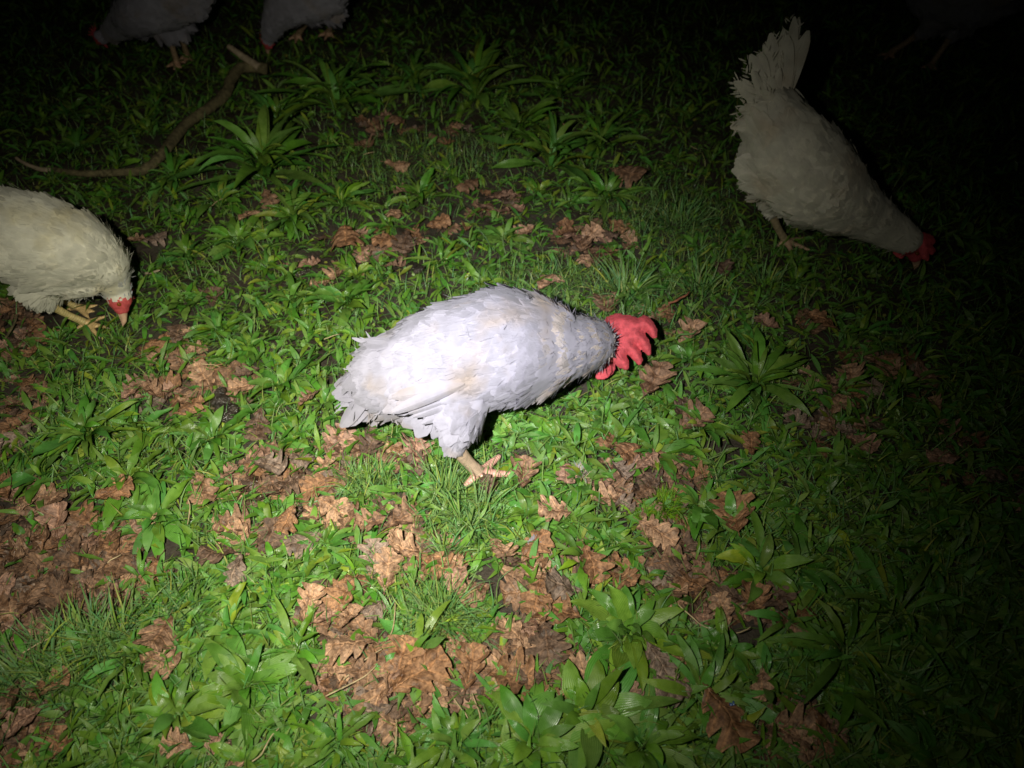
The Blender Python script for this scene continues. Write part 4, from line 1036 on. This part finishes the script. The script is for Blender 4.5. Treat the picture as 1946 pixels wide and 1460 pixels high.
while len(leaves) < 292:
    zc = LITTER[int(r4.choice(len(LITTER)))]; a = r4.uniform(0, 6.28); q = math.sqrt(r4.random()) * 1.15
    x = zc[0][0] + zc[1] * q * math.cos(a); y = zc[0][1] + zc[2] * q * math.sin(a)
    u, v = inview(x, y)
    if not (-20 < u < 1960 and 0 < v < 1480): continue
    if any(abs(u - q_[1]) < 26 and abs(v - q_[2]) < 20 for q_ in leaves): continue
    if 620 < u < 1260 and 540 < v < 850 : continue
    if r4.random() < bar(x, y) * 1.2: continue
    put_leaf(u, v, tn[r4.choice(6, p=PR)], r4.uniform(.5, .9), r4.uniform(0, 6.28), r4.uniform(.005, .014))
relabel(leaves, "oak leaf", "oak leaf", "fallen oak leaves")
# the crushed under-layer of the leaf mats
n = 1150; xy = scatter(n, lambda x, y, u, v: np.clip(lit(x, y) ** 1.7 * (1 - bar(x, y)), .0, 1), r4)
V, F0, uv = oak_arrays(n, r4, r4.uniform(.035, .07, n), r4.uniform(-.4, .6, n), r4.uniform(-.3, .5, n))
rz = r4.uniform(0, 6.28, n)[:, None, None]; cx, sx = np.cos(rz), np.sin(rz); tx = r4.normal(0, .18, n)[:, None, None]; ty = r4.normal(0, .18, n)[:, None, None]
Z0 = V[..., 2] + V[..., 0] * ty + V[..., 1] * tx
Vx = V[..., 0] * cx - V[..., 1] * sx + xy[:, 0, None, None]; Vy = V[..., 0] * sx + V[..., 1] * cx + xy[:, 1, None, None]
Vz = np.maximum(Z0 + r4.uniform(.001, .010, n)[:, None, None], .0012 + r4.uniform(0, .004, n)[:, None, None]) + hfun(Vx, Vy)
tints = np.array([OAK_TONES[tn[k]] for k in r4.choice(6, n, p=[.12, .18, .30, .24, .08, .08])]) * r4.uniform(.65, 1.05, n)[:, None]
m_ = V.shape[1] * V.shape[2]; Fl = (F0[None] + (np.arange(n) * m_)[:, None, None]).reshape(-1, 4)
tag(obj("leaf_litter", mesh_from("leaf_litter", np.stack([Vx, Vy, Vz], -1).reshape(-1, 3), Fl, [M_OAK], np.repeat(tints, m_, 0), uv.reshape(-1, 2))),
    "matted damp brown leaf litter under the loose oak leaves", "leaf litter", None, "stuff")

# ------------------------------------------------------------------ small things on the ground
def straw(u, v, L, w_, az, lab, mat=M_STRAW, name="straw_stalk", cat="straw", z=.03, bendy=.2, grp="dry stalks on the ground"):
    p = P(u, v, z); b = p - np.array([math.cos(az), math.sin(az), 0]) * L / 2; pts = [b]
    h = az
    for k in range(4):
        h += r4.normal(0, bendy); pts.append(pts[-1] + np.array([math.cos(h), math.sin(h), r4.normal(0, .08)]) * L / 4)
    me = tube(pts, [w_ * .9, w_, w_, w_ * .9, w_ * .5], 6, name=name, mats=(mat,)); o = empty_obj(name, me, p); tag(o, lab, cat, grp); return o
def empty_obj(name, me, p):
    me.transform(Matrix.Translation(-Vector(p))); return obj(name, me, None, tuple(p))
ST = [(752, 1180, .055, 1.3, "pale straw stalk standing beside the round grass tuft"), (690, 1262, .06, .75, "straw stalk across the ginger leaves left of the round tuft"), (672, 1305, .07, .35, "long straw stalk over the lowest leaf heap"),
      (757, 1400, .04, 1.45, "straw stalk on the bottom bare soil"), (362, 970, .045, -1.1, "tan straw stalk on the plantains below the dark dropping"), (395, 688, .055, -.1, "thin pale straw between the two front hens"),
      (630, 640, .03, .5, "short straw left of the bright hen's back"), (718, 140, .03, -1.0, "tiny straw glinting far back near the broad clump"), (68, 1222, .035, .9, "short straw on the brown mat at the left edge"),
      (915, 1345, .04, 1.5, "straw splinter on the bottom dark soil"), (870, 1350, .03, -1.2, "second straw splinter on the dark soil"), (506, 1415, .045, 1.0, "straw on the bare strip at the bottom left"),
      (1415, 1203, .022, 0, "pale straw fragment in the dark soil hollow"), (1320, 1170, .05, -.7, "thin straw over the ginger leaves at the dim edge"), (410, 385, .045, 1.2, "straw under the large tufted clump"), (215, 1060, .02, 1.1, "straw chip beside the bare patch"),
      (700, 290, .03, .8, "straw in the pale grass patch"), (1320, 280, .025, -.6, "faint straw left of the dim hen")]
for (u, v, L, az, lab) in ST: straw(u, v, L, .0009, az, lab)
straw(290, 519, .03, .0028, .1, "cream broken quill lying beside the cream hen's shadow", M_CUT, "quill_fragment", "quill", .02, .05, None)
straw(1310, 640, .055, .0018, .25, "pale curved grass stalk lying right of the red comb", M_GRASS, "grass_stalk", "grass stalk", .035, .35, None)
straw(1300, 580, .06, .0022, -.2, "reddish curled twig behind the red comb", mat_simple("reddish_twig", (.35, .13, .07), .6), "twig", "twig", .04, .5, None)
straw(8, 640, .12, .0025, 1.6, "thin brown twig at the left edge below the cream hen", M_BARK, "twig", "twig", .03, .2, None)

def feather_single(u, v, L, W, az, lab):
    p = P(u, v, .03); m = 46; root = np.repeat(p[None], m, 0); t = np.linspace(0, 1, m)
    d0 = np.array([math.cos(az), math.sin(az), .05]); root = root + d0 * (t * L)[:, None]
    sd = np.where(np.arange(m) % 2 == 0, 1, -1); s0 = np.array([-math.sin(az), math.cos(az), .15])
    d = d0 * .6 + s0 * sd[:, None]
    V, F, U, T = feathers(root, np.repeat(nrm(np.array([0, -.3, 1.]))[None], m, 0), d, W * (.4 + .6 * np.sin(math.pi * np.clip(t + .05, 0, 1))), np.full(m, .0016), r4.normal(.1, .2, m), r4.normal(.1, .1, m), r4, 4, 2, .3, 0)
    V -= p; o = obj("loose_feather", mesh_from("loose_feather", V, F, [M_FW], T[:, :3], U), None, tuple(p)); tag(o, lab, "feather"); return o
feather_single(1003, 1033, .02, .010, .35, "small fluffy white feather resting on the green below the bright hen")

def dropping(u, v, parts, lab, mat=M_DUNG, grp=None):
    p = P(u, v, .0); bl = []
    for (dx, dy, dz, a, b, c) in parts:
        f = nrm(np.array([r4.normal(), r4.normal(), 0.1])); f, l, uu = frame(f)
        bl.append((p + [dx, dy, dz], f * a, l * b, uu * c))
    V, F = union_mesh(bl, .002, 1); V += nrm(V - p) * (.0012 * np.sin(V[:, :1] * 700) * np.cos(V[:, 1:2] * 600))
    tag(obj("dropping", mesh_from("dropping", V - p, F, [mat]), None, tuple(p)), lab, "dropping")
dropping(425, 778, [(0, 0, .02, .018, .012, .010), (.006, -.018, .018, .02, .012, .010), (-.004, .016, .024, .015, .010, .009), (.018, -.03, .014, .016, .014, .009), (.022, -.012, .014, .014, .011, .008)], "wet dark dropping among oak leaves left of the bright hen's tail")
dropping(565, 526, [(0, 0, .012, .02, .012, .010), (.018, .004, .012, .014, .010, .009), (-.02, .002, .010, .014, .009, .008)], "black shiny dropping behind the plantains above the bright hen's tail")
dropping(792, 520, [(0, 0, .015, .010, .022, .009), (.008, -.014, .02, .008, .016, .007), (-.012, .008, .012, .012, .012, .008)], "glinting wet dark lump just above the bright hen's back")
# mould tuft
p = P(1103, 900, .012); tag(obj("mouldy_tuft", tuft_mesh(160, .016, .0012, .012, r4, mat_simple("grey_mould", (.42, .38, .32), .8)), None, tuple(p)), "grey fuzzy mouldy tuft on plantain right of the bright hen's toes", "mould")
for (u, v, s, lab) in ((1262, 962, 1.0, "bright yellow-green moss cushion beside the matted leaves"), (1228, 985, .7, "smaller bright moss cushion touching the larger one")):
    p = P(u, v, .006); tag(obj("moss_cushion", tuft_mesh(int(420 * s), .022 * s, .0011, .021 * s, r4, M_MOSS), None, tuple(p)), lab, "moss", "moss cushions")
bm = bmesh.new(); bmesh.ops.create_grid(bm, x_segments=5, y_segments=4, size=.0035)
for vv in bm.verts: vv.co.z = .0015 * math.sin(vv.co.x * 900) + .001 * math.cos(vv.co.y * 1100)
bmesh.ops.solidify(bm, geom=bm.faces[:], thickness=.0006); me = bpy.data.meshes.new("blue_scrap"); bm.to_mesh(me); bm.free()
me.attributes.new("tint", 'FLOAT_COLOR', 'POINT').data.foreach_set("color", np.ones(len(me.vertices) * 4, dtype=np.float32)); me.materials.append(M_BLUE)
p = P(1391, 1335, .03); tag(obj("plastic_scrap", me, None, tuple(p)), "tiny blue scrap above the large ginger leaf at the bottom", "litter")
